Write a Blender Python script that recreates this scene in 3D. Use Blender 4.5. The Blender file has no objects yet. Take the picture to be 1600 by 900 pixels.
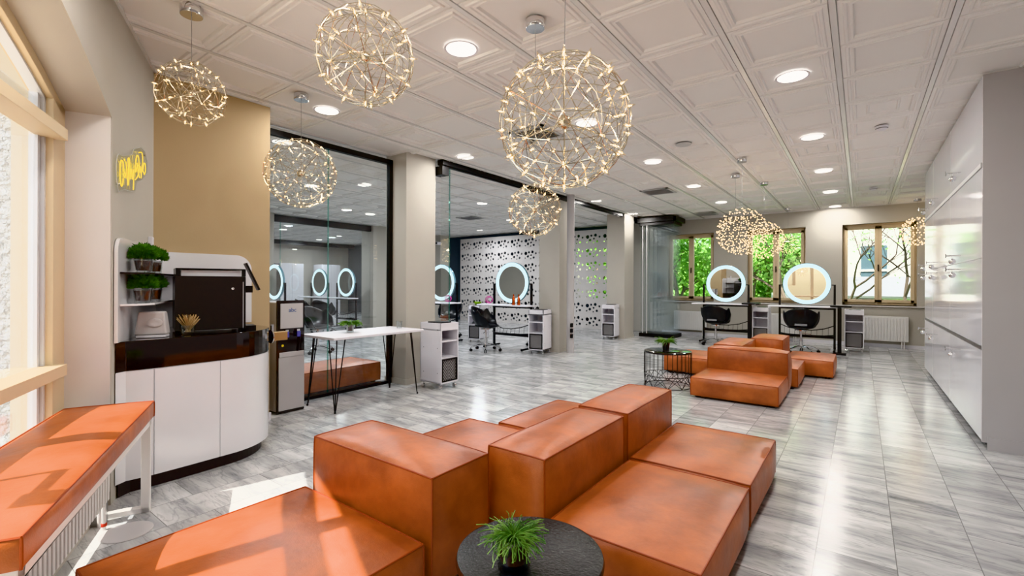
import bpy, bmesh, math, random
from mathutils import Vector, Matrix, Quaternion
random.seed(7)
PI = math.pi
COL = bpy.context.scene.collection
T = 2.93            # ceiling height
# ---------------------------------------------------------------- materials
def srgb(r, g, b):
    f = lambda v: (v/255/12.92) if v/255 <= .04045 else ((v/255+.055)/1.055)**2.4
    return (f(r), f(g), f(b), 1)
def newmat(name):
    m = bpy.data.materials.new(name); m.use_nodes = True
    nt = m.node_tree; nt.nodes.clear()
    out = nt.nodes.new('ShaderNodeOutputMaterial')
    return m, nt, out
def N(nt, kind, **kw):
    n = nt.nodes.new('ShaderNode'+kind)
    for k, v in kw.items():
        if k in n.inputs: n.inputs[k].default_value = v
        else: setattr(n, k, v)
    return n
def mat(name, col, rough=.5, metal=0, bump=0, bscale=40, vary=0, vscale=3, coat=0, emit=None, es=1, spec=.5, bdist=.01):
    m, nt, out = newmat(name)
    b = N(nt, 'BsdfPrincipled')
    b.inputs['Base Color'].default_value = col
    b.inputs['Roughness'].default_value = rough
    b.inputs['Metallic'].default_value = metal
    b.inputs['Specular IOR Level'].default_value = spec
    if coat: b.inputs['Coat Weight'].default_value = coat; b.inputs['Coat Roughness'].default_value = .05
    if emit: b.inputs['Emission Color'].default_value = emit; b.inputs['Emission Strength'].default_value = es
    tc = N(nt, 'TexCoord')
    # every material carries a small procedural variation
    n = N(nt, 'TexNoise'); n.inputs['Scale'].default_value = vscale; n.inputs['Detail'].default_value = 4
    nt.links.new(tc.outputs['Object'], n.inputs['Vector'])
    mx = N(nt, 'MixRGB', blend_type='MULTIPLY'); mx.inputs[0].default_value = 1
    rp = N(nt, 'ValToRGB'); v = max(vary, .03)
    rp.color_ramp.elements[0].position = .3; rp.color_ramp.elements[1].position = .7
    rp.color_ramp.elements[0].color = (1-v, 1-v, 1-v, 1); rp.color_ramp.elements[1].color = (1, 1, 1, 1)
    nt.links.new(n.outputs['Fac'], rp.inputs[0]); mx.inputs[1].default_value = col
    nt.links.new(rp.outputs[0], mx.inputs[2]); nt.links.new(mx.outputs[0], b.inputs['Base Color'])
    if bump:
        n2 = N(nt, 'TexNoise'); n2.inputs['Scale'].default_value = bscale; n2.inputs['Detail'].default_value = 5
        nt.links.new(tc.outputs['Object'], n2.inputs['Vector'])
        bp = N(nt, 'Bump'); bp.inputs['Strength'].default_value = bump; bp.inputs['Distance'].default_value = bdist
        nt.links.new(n2.outputs['Fac'], bp.inputs['Height']); nt.links.new(bp.outputs[0], b.inputs['Normal'])
    nt.links.new(b.outputs[0], out.inputs[0])
    return m
def emis(name, col, s):
    m, nt, out = newmat(name)
    e = N(nt, 'Emission'); e.inputs[0].default_value = col; e.inputs[1].default_value = s
    nt.links.new(e.outputs[0], out.inputs[0]); return m
def glassm(name, tint=(.95, .98, .97, 1), refl=.08, rough=.0, fres=1.45):
    m, nt, out = newmat(name)
    t = N(nt, 'BsdfTransparent'); t.inputs[0].default_value = tint
    g = N(nt, 'BsdfGlossy'); g.inputs['Roughness'].default_value = rough; g.inputs[0].default_value = (1, 1, 1, 1)
    fr = N(nt, 'Fresnel'); fr.inputs[0].default_value = fres
    mx = N(nt, 'MixShader'); ad = N(nt, 'Math', operation='MULTIPLY_ADD'); ad.inputs[1].default_value = .35; ad.inputs[2].default_value = refl*.5; ad.use_clamp = True
    nt.links.new(fr.outputs[0], ad.inputs[0]); nt.links.new(ad.outputs[0], mx.inputs[0])
    nt.links.new(t.outputs[0], mx.inputs[1]); nt.links.new(g.outputs[0], mx.inputs[2])
    nt.links.new(mx.outputs[0], out.inputs[0]); return m

def leather_mat():
    m, nt, out = newmat('cognac_leather')
    b = N(nt, 'BsdfPrincipled'); b.inputs['Roughness'].default_value = .34; b.inputs['Specular IOR Level'].default_value = .55
    tc = N(nt, 'TexCoord')
    n = N(nt, 'TexNoise'); n.inputs['Scale'].default_value = 3.2; n.inputs['Detail'].default_value = 7; n.inputs['Roughness'].default_value = .62
    rp = N(nt, 'ValToRGB'); e = rp.color_ramp.elements
    e[0].position = .32; e[0].color = srgb(138, 72, 38); e[1].position = .68; e[1].color = srgb(190, 108, 60)
    nt.links.new(tc.outputs['Object'], n.inputs['Vector']); nt.links.new(n.outputs['Fac'], rp.inputs[0])
    nt.links.new(rp.outputs[0], b.inputs['Base Color'])
    v = N(nt, 'TexVoronoi'); v.inputs['Scale'].default_value = 260
    n2 = N(nt, 'TexNoise'); n2.inputs['Scale'].default_value = 9; n2.inputs['Detail'].default_value = 4
    ad = N(nt, 'Math', operation='MULTIPLY_ADD'); ad.inputs[1].default_value = .06
    nt.links.new(tc.outputs['Object'], v.inputs['Vector']); nt.links.new(tc.outputs['Object'], n2.inputs['Vector'])
    nt.links.new(v.outputs['Distance'], ad.inputs[0]); nt.links.new(n2.outputs['Fac'], ad.inputs[2])
    bp = N(nt, 'Bump'); bp.inputs['Strength'].default_value = .35; bp.inputs['Distance'].default_value = .012
    nt.links.new(ad.outputs[0], bp.inputs['Height']); nt.links.new(bp.outputs[0], b.inputs['Normal'])
    rr = N(nt, 'MapRange'); rr.inputs[3].default_value = .26; rr.inputs[4].default_value = .46
    nt.links.new(n.outputs['Fac'], rr.inputs[0]); nt.links.new(rr.outputs[0], b.inputs['Roughness'])
    nt.links.new(b.outputs[0], out.inputs[0]); return m

def marble_mat():
    m, nt, out = newmat('marble_floor'); L = nt.links.new
    b = N(nt, 'BsdfPrincipled'); b.inputs['Specular IOR Level'].default_value = .6
    tc = N(nt, 'TexCoord'); sp = N(nt, 'SeparateXYZ'); L(tc.outputs['Object'], sp.inputs[0])
    sx = N(nt, 'Math', operation='ADD'); sx.inputs[1].default_value = .17+30*.305; L(sp.outputs[0], sx.inputs[0])
    sy = N(nt, 'Math', operation='ADD'); sy.inputs[1].default_value = 30; L(sp.outputs[1], sy.inputs[0])
    cb = N(nt, 'CombineXYZ'); L(sy.outputs[0], cb.inputs[0]); L(sx.outputs[0], cb.inputs[1])
    br = N(nt, 'TexBrick'); br.offset = .37; br.offset_frequency = 2; br.squash = 1
    br.inputs['Scale'].default_value = 1; br.inputs['Mortar Size'].default_value = .0022; br.inputs['Mortar Smooth'].default_value = .3
    br.inputs['Brick Width'].default_value = .61; br.inputs['Row Height'].default_value = .305
    br.inputs['Color1'].default_value = (0, 0, 0, 1); br.inputs['Color2'].default_value = (1, 1, 1, 1); br.inputs['Mortar'].default_value = (.5, .5, .5, 1)
    L(cb.outputs[0], br.inputs['Vector'])
    bw = N(nt, 'RGBToBW'); L(br.outputs['Color'], bw.inputs[0])
    w = N(nt, 'Math', operation='MULTIPLY'); w.inputs[1].default_value = 37; L(bw.outputs[0], w.inputs[0])
    mp = N(nt, 'Mapping'); mp.inputs['Rotation'].default_value = (0, 0, math.radians(14)); mp.inputs['Scale'].default_value = (.8, 4.6, 1)
    # per-tile wobble of vein direction
    L(tc.outputs['Object'], mp.inputs['Vector'])
    n = N(nt, 'TexNoise', noise_dimensions='4D'); n.inputs['Scale'].default_value = 1.9; n.inputs['Detail'].default_value = 9
    n.inputs['Roughness'].default_value = .62; n.inputs['Distortion'].default_value = .5
    L(mp.outputs[0], n.inputs['Vector']); L(w.outputs[0], n.inputs['W'])
    rp = N(nt, 'ValToRGB'); e = rp.color_ramp.elements
    e[0].position = .30; e[0].color = srgb(128, 132, 137); e[1].position = .66; e[1].color = srgb(214, 214, 214)
    x = rp.color_ramp.elements.new(.46); x.color = srgb(180, 181, 182)
    L(n.outputs['Fac'], rp.inputs[0])
    tone = N(nt, 'MapRange'); tone.inputs[3].default_value = .80; tone.inputs[4].default_value = 1.12; L(bw.outputs[0], tone.inputs[0])
    mu = N(nt, 'MixRGB', blend_type='MULTIPLY'); mu.inputs[0].default_value = 1; L(rp.outputs[0], mu.inputs[1]); L(tone.outputs[0], mu.inputs[2])
    # fine dark veins
    n2 = N(nt, 'TexNoise', noise_dimensions='4D'); n2.inputs['Scale'].default_value = 3.2; n2.inputs['Detail'].default_value = 6; n2.inputs['Distortion'].default_value = 1.1
    L(mp.outputs[0], n2.inputs['Vector']); L(w.outputs[0], n2.inputs['W'])
    r2 = N(nt, 'ValToRGB'); e = r2.color_ramp.elements
    e[0].position = .47; e[0].color = (1, 1, 1, 1); e[1].position = .53; e[1].color = (1, 1, 1, 1)
    y = r2.color_ramp.elements.new(.5); y.color = (.66, .67, .68, 1)
    L(n2.outputs['Fac'], r2.inputs[0])
    mu2 = N(nt, 'MixRGB', blend_type='MULTIPLY'); mu2.inputs[0].default_value = .8; L(mu.outputs[0], mu2.inputs[1]); L(r2.outputs[0], mu2.inputs[2])
    mo = N(nt, 'MixRGB'); mo.inputs[2].default_value = srgb(122, 122, 122); L(br.outputs['Fac'], mo.inputs[0]); L(mu2.outputs[0], mo.inputs[1])
    L(mo.outputs[0], b.inputs['Base Color'])
    ro = N(nt, 'MapRange'); ro.inputs[3].default_value = .11; ro.inputs[4].default_value = .24; L(n.outputs['Fac'], ro.inputs[0]); L(ro.outputs[0], b.inputs['Roughness'])
    bp = N(nt, 'Bump'); bp.inputs['Strength'].default_value = .25; bp.inputs['Distance'].default_value = .002; bp.invert = True
    L(br.outputs['Fac'], bp.inputs['Height']); L(bp.outputs[0], b.inputs['Normal'])
    L(b.outputs[0], out.inputs[0]); return m

def foliage_mat(name, c1, c2):
    m, nt, out = newmat(name); L = nt.links.new
    b = N(nt, 'BsdfPrincipled'); b.inputs['Roughness'].default_value = .5
    tc = N(nt, 'TexCoord'); n = N(nt, 'TexNoise'); n.inputs['Scale'].default_value = 14
    if 'tree' in name: n.inputs['Scale'].default_value = 1.6
    rp = N(nt, 'ValToRGB'); rp.color_ramp.elements[0].color = c1; rp.color_ramp.elements[1].color = c2
    rp.color_ramp.elements[0].position = .35; rp.color_ramp.elements[1].position = .65
    L(tc.outputs['Object'], n.inputs['Vector']); L(n.outputs['Fac'], rp.inputs[0]); L(rp.outputs[0], b.inputs['Base Color'])
    t = N(nt, 'BsdfTranslucent'); L(rp.outputs[0], t.inputs[0]); mx = N(nt, 'MixShader'); mx.inputs[0].default_value = .35
    L(b.outputs[0], mx.inputs[1]); L(t.outputs[0], mx.inputs[2]); L(mx.outputs[0], out.inputs[0]); return m

M = dict(
 leather=leather_mat(), marble=marble_mat(),
 piping=mat('leather_piping', srgb(150, 66, 26), .45, vary=.15),
 wall=mat('greige_wall_paint', srgb(188, 183, 174), .75, bump=.05, bscale=120),
 beige=mat('beige_wall_paint', srgb(186, 164, 130), .7, bump=.05, bscale=120),
 reveal=mat('reveal_paint', srgb(210, 205, 202), .7),
 ceil=mat('white_ceiling_tile', srgb(238, 236, 233), .7, vary=.03, vscale=1),
 tbar=mat('ceiling_grid_bar', srgb(228, 227, 225), .22, spec=.6),
 white=mat('white_lacquer', srgb(226, 226, 230), .16, coat=.6),
 wardrobe=mat('gloss_white_wardrobe', srgb(226, 227, 234), .08, coat=.15),
 side=mat('satin_white_panel', srgb(186, 183, 184), .5),
 whitem=mat('white_laminate', srgb(228, 226, 232), .4, vary=.04),
 black=mat('black_metal', srgb(24, 24, 26), .38, spec=.4),
 gloss=mat('gloss_black', srgb(20, 12, 12), .06, coat=.8),
 dark=mat('charcoal_plinth', srgb(50, 46, 48), .4),
 plastic=mat('black_plastic', srgb(26, 27, 30), .3),
 tblack=mat('hammered_black_metal', srgb(22, 23, 25), .2, bump=.55, bscale=110, bdist=.004, spec=.35),
 chrome=mat('chrome', (.75, .75, .76, 1), .08, 1),
 alu=mat('brushed_aluminium', srgb(165, 165, 165), .35, .9),
 champ=mat('champagne_metal', srgb(200, 170, 128), .3, .8),
 frame=mat('tan_window_frame', srgb(214, 194, 162), .42),
 framein=mat('grey_window_gasket', srgb(205, 205, 208), .4),
 wire=mat('champagne_chrome_wire', (.72, .64, .50, 1), .14, 1), wiredark=mat('bronze_wire', (.34, .28, .20, 1), .3, .9),
 copper=mat('copper_metal', srgb(200, 92, 50), .2, 1),  # own copper colour of the spray bottles
 bulb=emis('warm_led_bulb', (1, .80, .48, 1), 26),
 bulbfar=emis('warm_led_point', (1, .72, .38, 1), 9),
 down=emis('downlight_diffuser', (1, .97, .92, 1), 5),
 ring=emis('ring_light', (.74, .95, 1, 1), 1.7),
 ringedge=mat('ring_glass_edge', srgb(110, 150, 165), .15, spec=.7),
 mirror=mat('mirror_silver', (.86, .88, .87, 1), .01, 1),
 neon=emis('yellow_neon', (1, .68, .03, 1), 1.7),
 acryl=glassm('clear_acrylic', refl=.06),
 glass=glassm('clear_glass', (.975, .99, .988, 1), .05),
 stackglass=glassm('bluish_glass', (.97, .99, 1, 1), .12),
 bulbglass=glassm('bulb_glass', (1, .95, .85, 1), .22),
 wglass=glassm('window_glass', (.97, .98, .98, 1), .03),
 gedge=glassm('green_glass_edge', (.55, .82, .78, 1), .1),
 potglass=glassm('pot_glass', (.88, .9, .9, 1), .14),
 stucco=mat('white_stucco', srgb(186, 190, 194), .9, bump=1.0, bscale=30, bdist=.09),
 soil=mat('dark_soil', srgb(96, 52, 34), .8, bump=.6, bscale=60, vary=.5, vscale=30),
 wood=mat('pale_wood', srgb(226, 196, 150), .6, vary=.2, vscale=30),
 rad=mat('radiator_enamel', srgb(226, 224, 222), .35),
 vent=mat('vent_grey', srgb(196, 196, 196), .5),
 ventd=mat('vent_shadow', srgb(120, 120, 122), .7),
 blue=mat('blue_print', srgb(50, 90, 150), .5),
 red=mat('red_valve', srgb(190, 60, 40), .5),
 yellow=mat('yellow_sticker', srgb(230, 200, 40), .5),
 violet=mat('blue_violet_tap', srgb(90, 90, 170), .35),
 magenta=mat('magenta_plastic', srgb(200, 50, 150), .4),
 lime=mat('lime_plastic', srgb(140, 190, 30), .4),
 grey=mat('grey_plastic', srgb(120, 122, 126), .45),
 fol_dark=foliage_mat('boxwood_leaf', srgb(34, 84, 26), srgb(98, 160, 62)),
 fol_lime=foliage_mat('rhipsalis_stem', srgb(76, 130, 48), srgb(158, 196, 104)),
 fol_tree=foliage_mat('tree_leaf', srgb(92, 150, 62), srgb(188, 226, 130)),
 shadewall=mat('shade_tinted_wall', srgb(84, 92, 100), .8),  # shade seen through the screen holes, put into the wall colour
 bark=mat('bark', srgb(96, 84, 72), .9, bump=.5, bscale=20),
 grass=mat('lawn', srgb(110, 150, 70), .9, vary=.3, vscale=2),
 pave=mat('pale_paving', srgb(205, 200, 190), .8, vary=.15, vscale=2),
 house=mat('white_render', srgb(236, 234, 230), .8, vary=.06),
 housew=mat('dark_house_glass', srgb(80, 100, 108), .15),
 brick=mat('pink_brick', srgb(200, 170, 155), .8, vary=.3, vscale=12),
)
# ---------------------------------------------------------------- mesh builder
class MB:
    def __init__(s): s.v = []; s.f = []
    def add(s, vs, fs):
        o = len(s.v); s.v += [tuple(v) for v in vs]; s.f += [tuple(i+o for i in f) for f in fs]; return s
    def box(s, x0, x1, y0, y1, z0, z1, mt=None):
        vs = [(x, y, z) for x in (x0, x1) for y in (y0, y1) for z in (z0, z1)]
        if mt: vs = [mt @ Vector(v) for v in vs]
        return s.add(vs, [(0, 1, 3, 2), (4, 6, 7, 5), (0, 4, 5, 1), (2, 3, 7, 6), (0, 2, 6, 4), (1, 5, 7, 3)])
    def cbox(s, c, sz, rz=0, rx=0):
        mt = Matrix.Translation(c) @ Matrix.Rotation(rz, 4, 'Z') @ Matrix.Rotation(rx, 4, 'X')
        a, b, d = [q/2 for q in sz]
        return s.box(-a, a, -b, b, -d, d, mt)
    def tube(s, pts, r, n=8, closed=False, caps=True):
        pts = [Vector(p) for p in pts]; k = len(pts)
        if k < 2: return s
        rs = r if isinstance(r, (list, tuple)) else [r]*k
        up = None; vs = []
        for i, p in enumerate(pts):
            if closed: d = pts[(i+1) % k]-pts[i-1]
            else: d = pts[min(i+1, k-1)]-pts[max(i-1, 0)]
            if d.length < 1e-9: d = Vector((0, 0, 1))
            d.normalize()
            if up is None:
                up = Vector((0, 0, 1)) if abs(d.z) < .9 else Vector((1, 0, 0))
            a = (up - d*up.dot(d))
            if a.length < 1e-6: a = d.orthogonal()
            a.normalize(); up = a; b = d.cross(a)
            for j in range(n):
                t = 2*PI*j/n + PI/n
                vs.append(p + (a*math.cos(t)+b*math.sin(t))*rs[i])
        fs = []
        for i in range(k if closed else k-1):
            i2 = (i+1) % k
            for j in range(n):
                j2 = (j+1) % n
                fs.append((i*n+j, i*n+j2, i2*n+j2, i2*n+j))
        if caps and not closed:
            fs.append(tuple(reversed(range(n)))); fs.append(tuple((k-1)*n+j for j in range(n)))
        return s.add(vs, fs)
    def lathe(s, prof, n=32, c=(0, 0, 0), mt=None, cap=True):
        vs = []; fs = []; k = len(prof)
        for r, z in prof:
            for j in range(n):
                t = 2*PI*j/n; vs.append(Vector((r*math.cos(t), r*math.sin(t), z)))
        for i in range(k-1):
            for j in range(n):
                j2 = (j+1) % n; fs.append((i*n+j, i*n+j2, (i+1)*n+j2, (i+1)*n+j))
        if cap:
            if prof[0][0] > 1e-5: fs.append(tuple(reversed(range(n))))
            if prof[-1][0] > 1e-5: fs.append(tuple((k-1)*n+j for j in range(n)))
        if mt: vs = [mt @ v for v in vs]
        vs = [v+Vector(c) for v in vs]
        return s.add(vs, fs)
    def cyl(s, c, r, h, n=24, r2=None): return s.lathe([(r, 0), (r if r2 is None else r2, h)], n, c)
    def prism(s, poly, z0, z1):
        k = len(poly); vs = [(x, y, z0) for x, y in poly]+[(x, y, z1) for x, y in poly]
        fs = [tuple(reversed(range(k))), tuple(range(k, 2*k))]+[(i, (i+1) % k, k+(i+1) % k, k+i) for i in range(k)]
        return s.add(vs, fs)
    def sphere(s, c, r, n=12, sq=1):
        pr = [(r*math.sin(PI*i/n), -r*sq*math.cos(PI*i/n)) for i in range(n+1)]
        pr[0] = (1e-6, pr[0][1]); pr[-1] = (1e-6, pr[-1][1])
        return s.lathe(pr, n*2, c, cap=False)
    def build(s, name, m, parent=None, smooth=False, bevel=0, loc=None, rz=0, seg=2):
        me = bpy.data.meshes.new(name); me.from_pydata(s.v, [], s.f); me.update()
        bm = bmesh.new(); bm.from_mesh(me); bmesh.ops.remove_doubles(bm, verts=bm.verts, dist=1e-6)
        bmesh.ops.recalc_face_normals(bm, faces=bm.faces); bm.to_mesh(me); bm.free()
        me.materials.append(M[m] if isinstance(m, str) else m)
        if smooth:
            me.shade_smooth()
            me.set_sharp_from_angle(angle=math.radians(40))
        o = bpy.data.objects.new(name, me); COL.objects.link(o)
        if parent: o.parent = parent
        if loc: o.location = loc
        if rz: o.rotation_euler.z = rz
        if bevel:
            b = o.modifiers.new('bevel', 'BEVEL'); b.width = bevel; b.segments = seg; b.limit_method = 'ANGLE'
        return o
def tag(o, label, cat, group=None, kind=None):
    o['label'] = label; o['category'] = cat
    if group: o['group'] = group
    if kind: o['kind'] = kind
    return o
def struct(o): o['kind'] = 'structure'; return o
def thing(name, label, cat, loc=(0, 0, 0), rz=0, group=None):
    o = bpy.data.objects.new(name, None); COL.objects.link(o); o.empty_display_size = .1
    o.location = loc; o.rotation_euler.z = rz
    return tag(o, label, cat, group)
def dup(o, parent=None, loc=None, rz=None, label=None):
    c = o.copy(); COL.objects.link(c)
    if parent: c.parent = parent
    if loc is not None: c.location = loc
    if rz is not None: c.rotation_euler.z = rz
    if label: c['label'] = label
    for ch in list(o.children): dup(ch, c)
    return c
# ---------------------------------------------------------------- frames
WA = Vector((-4.40, 1.235, 0)); ang = math.radians(-25.8)
U = Vector((math.cos(ang), math.sin(ang), 0)); NO = Vector((U.y, -U.x, 0))   # along the window wall, outward
def W(k, n, z=0): p = WA+U*k+NO*n; return Vector((p.x, p.y, z))
def wmat(): # local x=along k, y=inward
    return Matrix.Translation(WA) @ Matrix.Rotation(ang, 4, 'Z')
def wbox(mb, k0, k1, n0, n1, z0, z1): return mb.box(k0, k1, -n1, -n0, z0, z1, wmat())
# ---------------------------------------------------------------- setting: floor and ceiling
fl = MB(); fl.add([(-19, -3, 0), (1.5, -3, 0), (1.5, 12.45, 0), (-19, 12.45, 0)], [(0, 1, 2, 3)])
# keep the floor inside the building: polygon along the window wall
p1 = W(-16, .3); p2 = W(6.6, .3)
fl = MB().prism([(-19, 12.45), (-19, 1.9), (-4.6, 1.9), (W(-.1, .28).x, W(-.1, .28).y), (p2.x, p2.y), (1.5, 12.45)], -.1, 0)
struct(fl.build('floor', 'marble'))
# ceiling tiles: rails along Y, moulded panels
mb = MB(); rail = MB()
X0, PX, Y0, PY = .46, .60, 3.30, .64
def ring_profile(mb, x0, x1, y0, y1, prof):
    # prof: list of (inset, dz) from edge to field
    L = []
    for ins, dz in prof:
        L.append([(x0+ins, y0+ins, T+dz), (x1-ins, y0+ins, T+dz), (x1-ins, y1-ins, T+dz), (x0+ins, y1-ins, T+dz)])
    vs = [v for r in L for v in r]; fs = []
    for i in range(len(L)-1):
        for j in range(4): j2 = (j+1) % 4; fs.append((i*4+j, i*4+j2, (i+1)*4+j2, (i+1)*4+j))
    n = (len(L)-1)*4; fs.append((n, n+1, n+2, n+3)); mb.add(vs, fs)
plain = [(0, .012), (.004, .012), (.006, 0), (.030, 0), (.036, -.009), (.050, -.009), (.056, -.001), (.064, -.001), (.070, -.007), (.080, -.007), (.088, .010)]
thin = [(0, .010), (.004, .010), (.006, 0), (.018, 0), (.024, -.006), (.034, -.006), (.042, .006)]
inner = plain+[(.16, .010), (.166, -.002), (.178, -.002), (.184, .010)]
inner2 = plain+[(.12, .010), (.126, -.004), (.150, -.004), (.156, .008), (.2, .008), (.206, -.002), (.214, -.002), (.22, .009)]
for i in range(-4, 34):
    x1 = X0+PX*2-PX*(i+2); x0 = x1-PX
    if x0 > 1.5 or x1 < -19: continue
    for j in range(-9, 15):
        y0 = Y0+PY*j; y1 = y0+PY
        cx, cy = (x0+x1)/2, (y0+y1)/2
        kk = (cx-WA.x)*NO.x+(cy-WA.y)*NO.y
        if kk > .75: continue
        if cx < -5.2 and y1 < 1.9: continue
        if y0 > 12.4: continue
        r = random.random()
        pr = plain if r < .72 else inner if r < .80 else inner2 if r < .85 else thin
        ring_profile(mb, x0+.017, x1-.017, y0, y1, pr)
for i in range(-2, 34):
    x = X0-PX*i
    if x < -19 or x > 1.5: continue
    ys = Y0-PY*9
    if x < -5: ys = 1.9
    rail.box(x-.017, x+.017, ys, 12.4, T-.004, T+.03)
ce = struct(mb.build('ceiling', 'ceil')); 
cr = rail.build('ceiling_grid', 'tbar', ce)
for o_ in (ce, cr):
    bm = bmesh.new(); bm.from_mesh(o_.data)
    bmesh.ops.bisect_plane(bm, geom=bm.verts[:]+bm.edges[:]+bm.faces[:], plane_co=WA+NO*.3, plane_no=NO, clear_outer=True)
    bm.to_mesh(o_.data); bm.free()
a_, b_ = W(-.3, .42), W(6.7, .42)
slab = MB().prism([(-19.2, 12.7), (-19.2, 1.8), (-4.9, 1.8), (a_.x, a_.y), (b_.x, b_.y), (1.7, 12.7)], T+.04, T+.3).build('roof_slab', 'ceil', ce)
mb = MB(); wbox(mb, -.2, 6.5, -.014, .001, T-.018, T-.0); mb.box(-4.421, -4.405, 1.2, 2.14, T-.018, T).box(-4.4, 1.4, 12.235, 12.25, T-.018, T)
struct(mb.build('trim_3', 'tbar'))
# ---------------------------------------------------------------- window wall (left)
KR = 1.06; KE = 4.95; RD = .2
def arch(k): q = (k-3.0)/1.95; return 2.215+.46*(1-q*q)
mb = MB()
wbox(mb, -.35, KR, 0, .42, 0, T+.04)
wbox(mb, KE, 6.6, 0, .42, 0, T+.04)
nseg = 28
for i in range(nseg):
    ka = KR+(KE-KR)*i/nseg; kb = KR+(KE-KR)*(i+1)/nseg
    za, zb = arch(ka), arch(kb); mt = wmat()
    vs = [mt @ Vector(v) for v in [(ka, 0, za), (kb, 0, zb), (kb, -.42, zb), (ka, -.42, za), (ka, 0, T+.04), (kb, 0, T+.04), (kb, -.42, T+.04), (ka, -.42, T+.04)]]
    mb.add(vs, [(0, 1, 2, 3), (0, 4, 5, 1), (3, 2, 6, 7), (4, 7, 6, 5)])
wbox(mb, KR, KE, 0.02, .42, -.1, .08)
wl = struct(mb.build('wall_left', 'wall'))
# light liner of the reveal
mb = MB(); wbox(mb, KR-.001, KR+.012, .004, RD+.02, .08, arch(KR)+.01)
trim = struct(mb.build('trim_1', 'reveal'))
# window frame
win = bpy.data.objects.new('window_1', None); COL.objects.link(win); struct(win)
mb = MB()
def archbar(mb, k0, k1, n0, n1, dz0, dz1, n=24):
    mt = wmat()
    for i in range(n):
        ka = k0+(k1-k0)*i/n; kb = k0+(k1-k0)*(i+1)/n; a0, b0 = arch(ka), arch(kb)
        vs = [mt @ Vector(v) for v in [(ka, -n0, a0-dz0), (kb, -n0, b0-dz0), (kb, -n1, b0-dz0), (ka, -n1, a0-dz0), (ka, -n0, a0-dz1), (kb, -n0, b0-dz1), (kb, -n1, b0-dz1), (ka, -n1, a0-dz1)]]
        mb.add(vs, [(0, 3, 2, 1), (4, 5, 6, 7), (0, 1, 5, 4), (3, 7, 6, 2), (0, 4, 7, 3), (1, 2, 6, 5)])
wbox(mb, KR, KR+.165, RD, RD+.09, .06, arch(KR)+.02)
wbox(mb, KE-.15, KE, RD, RD+.09, .06, arch(KE)+.02)
archbar(mb, KR, KE, RD, RD+.09, -.02, .055)
for k in (1.98, 3.28, 3.93): wbox(mb, k-.05, k+.05, RD+.01, RD+.09, .08, arch(k))
wbox(mb, 2.58, 2.68, RD+.01, RD+.09, 1.27, arch(2.63)); wbox(mb, 2.38, 2.68, RD+.03, RD+.06, 1.25, 1.27); wbox(mb, 2.38, 2.40, RD+.03, RD+.05, .84, 1.27)  # unseen mullion, stepped shape made to cast the bench and sofa shadows
wbox(mb, KR, KE, RD-.012, RD+.08, .08, .14)
mb.build('window_frame', 'frame', win, bevel=.003)
mb = MB(); wbox(mb, KR+.14, KE-.1, RD-.05, RD+.06, 2.03, 2.09); mb.build('transom', 'frame', win, bevel=.002)
mb = MB(); wbox(mb, KR+.14, KE-.1, RD-.05, RD+.06, .785, .845); mb.build('guard_rail', 'frame', win, bevel=.002)
mb = MB(); wbox(mb, KR+.165, KR+.185, RD+.03, RD+.075, .1, arch(KR+.2)-.06); wbox(mb, KR+.19, KR+.215, RD+.045, RD+.08, .1, arch(KR+.2)-.06)
archbar(mb, KR+.16, KE-.1, RD+.03, RD+.075, .053, .07)
mb.build('gasket', 'framein', win)
mb = MB(); wbox(mb, KR+.1, KE-.1, RD+.055, RD+.061, .1, 2.22); mb.build('glass_pane', 'wglass', win)
# outside: stucco wing of the building beyond the window
mb = MB(); wbox(mb, .3, .86, .42, 5, -.3, 6)
tag(mb.build('stucco_wall', 'stucco'), 'rough white stucco exterior wall seen through the arched window at left', 'wall')
mb = MB(); mb.box(-14, 16, -14, 1.5, -.34, -.3)
o = struct(mb.build('ground', 'pave'))
mb = MB(); mb.box(-26, 24, 12.75, 60, -.7, -.6)
o = struct(mb.build('lawn', 'grass'))
# ---------------------------------------------------------------- other walls
def wallobj(name, boxes, m='wall'):
    mb = MB()
    for b in boxes: mb.box(*b)
    return struct(mb.build(name, m))
wallobj('wall_coffee', [(-4.95, -4.42, 1.0, 2.14, 0, T+.04)], 'beige')
wallobj('wall_right', [(1.4, 1.6, -2.2, 12.6, 0, T+.04)], 'side')
wallobj('wall_left_room_near', [(-19, -4.95, 1.9, 2.1, 0, T+.04)])
wallobj('wall_left_room_far', [(-18.4, -18.2, 2, 12.6, 0, T+.04)])
# back wall with windows
BY = 12.25
wins = [(-4.06, -2.92), (-2.17, -.99), (-.32, .90)]
ZB, ZT = .86, 2.56
hid = (-6.95, -5.55)
cuts = sorted([hid]+wins)
bx = []; x = -18.4
for a, b in cuts:
    bx.append((x, a, BY, BY+.35, 0, T+.04)); bx.append((a, b, BY, BY+.35, 0, ZB)); bx.append((a, b, BY, BY+.35, ZT, T+.04)); x = b
bx.append((x, 1.5, BY, BY+.35, 0, T+.04))
wallobj('wall_back', [b for b in bx if b[1] > -5.5])
wallobj('wall_back_left_room', [b for b in bx if b[1] <= -5.5], 'shadewall')
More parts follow.
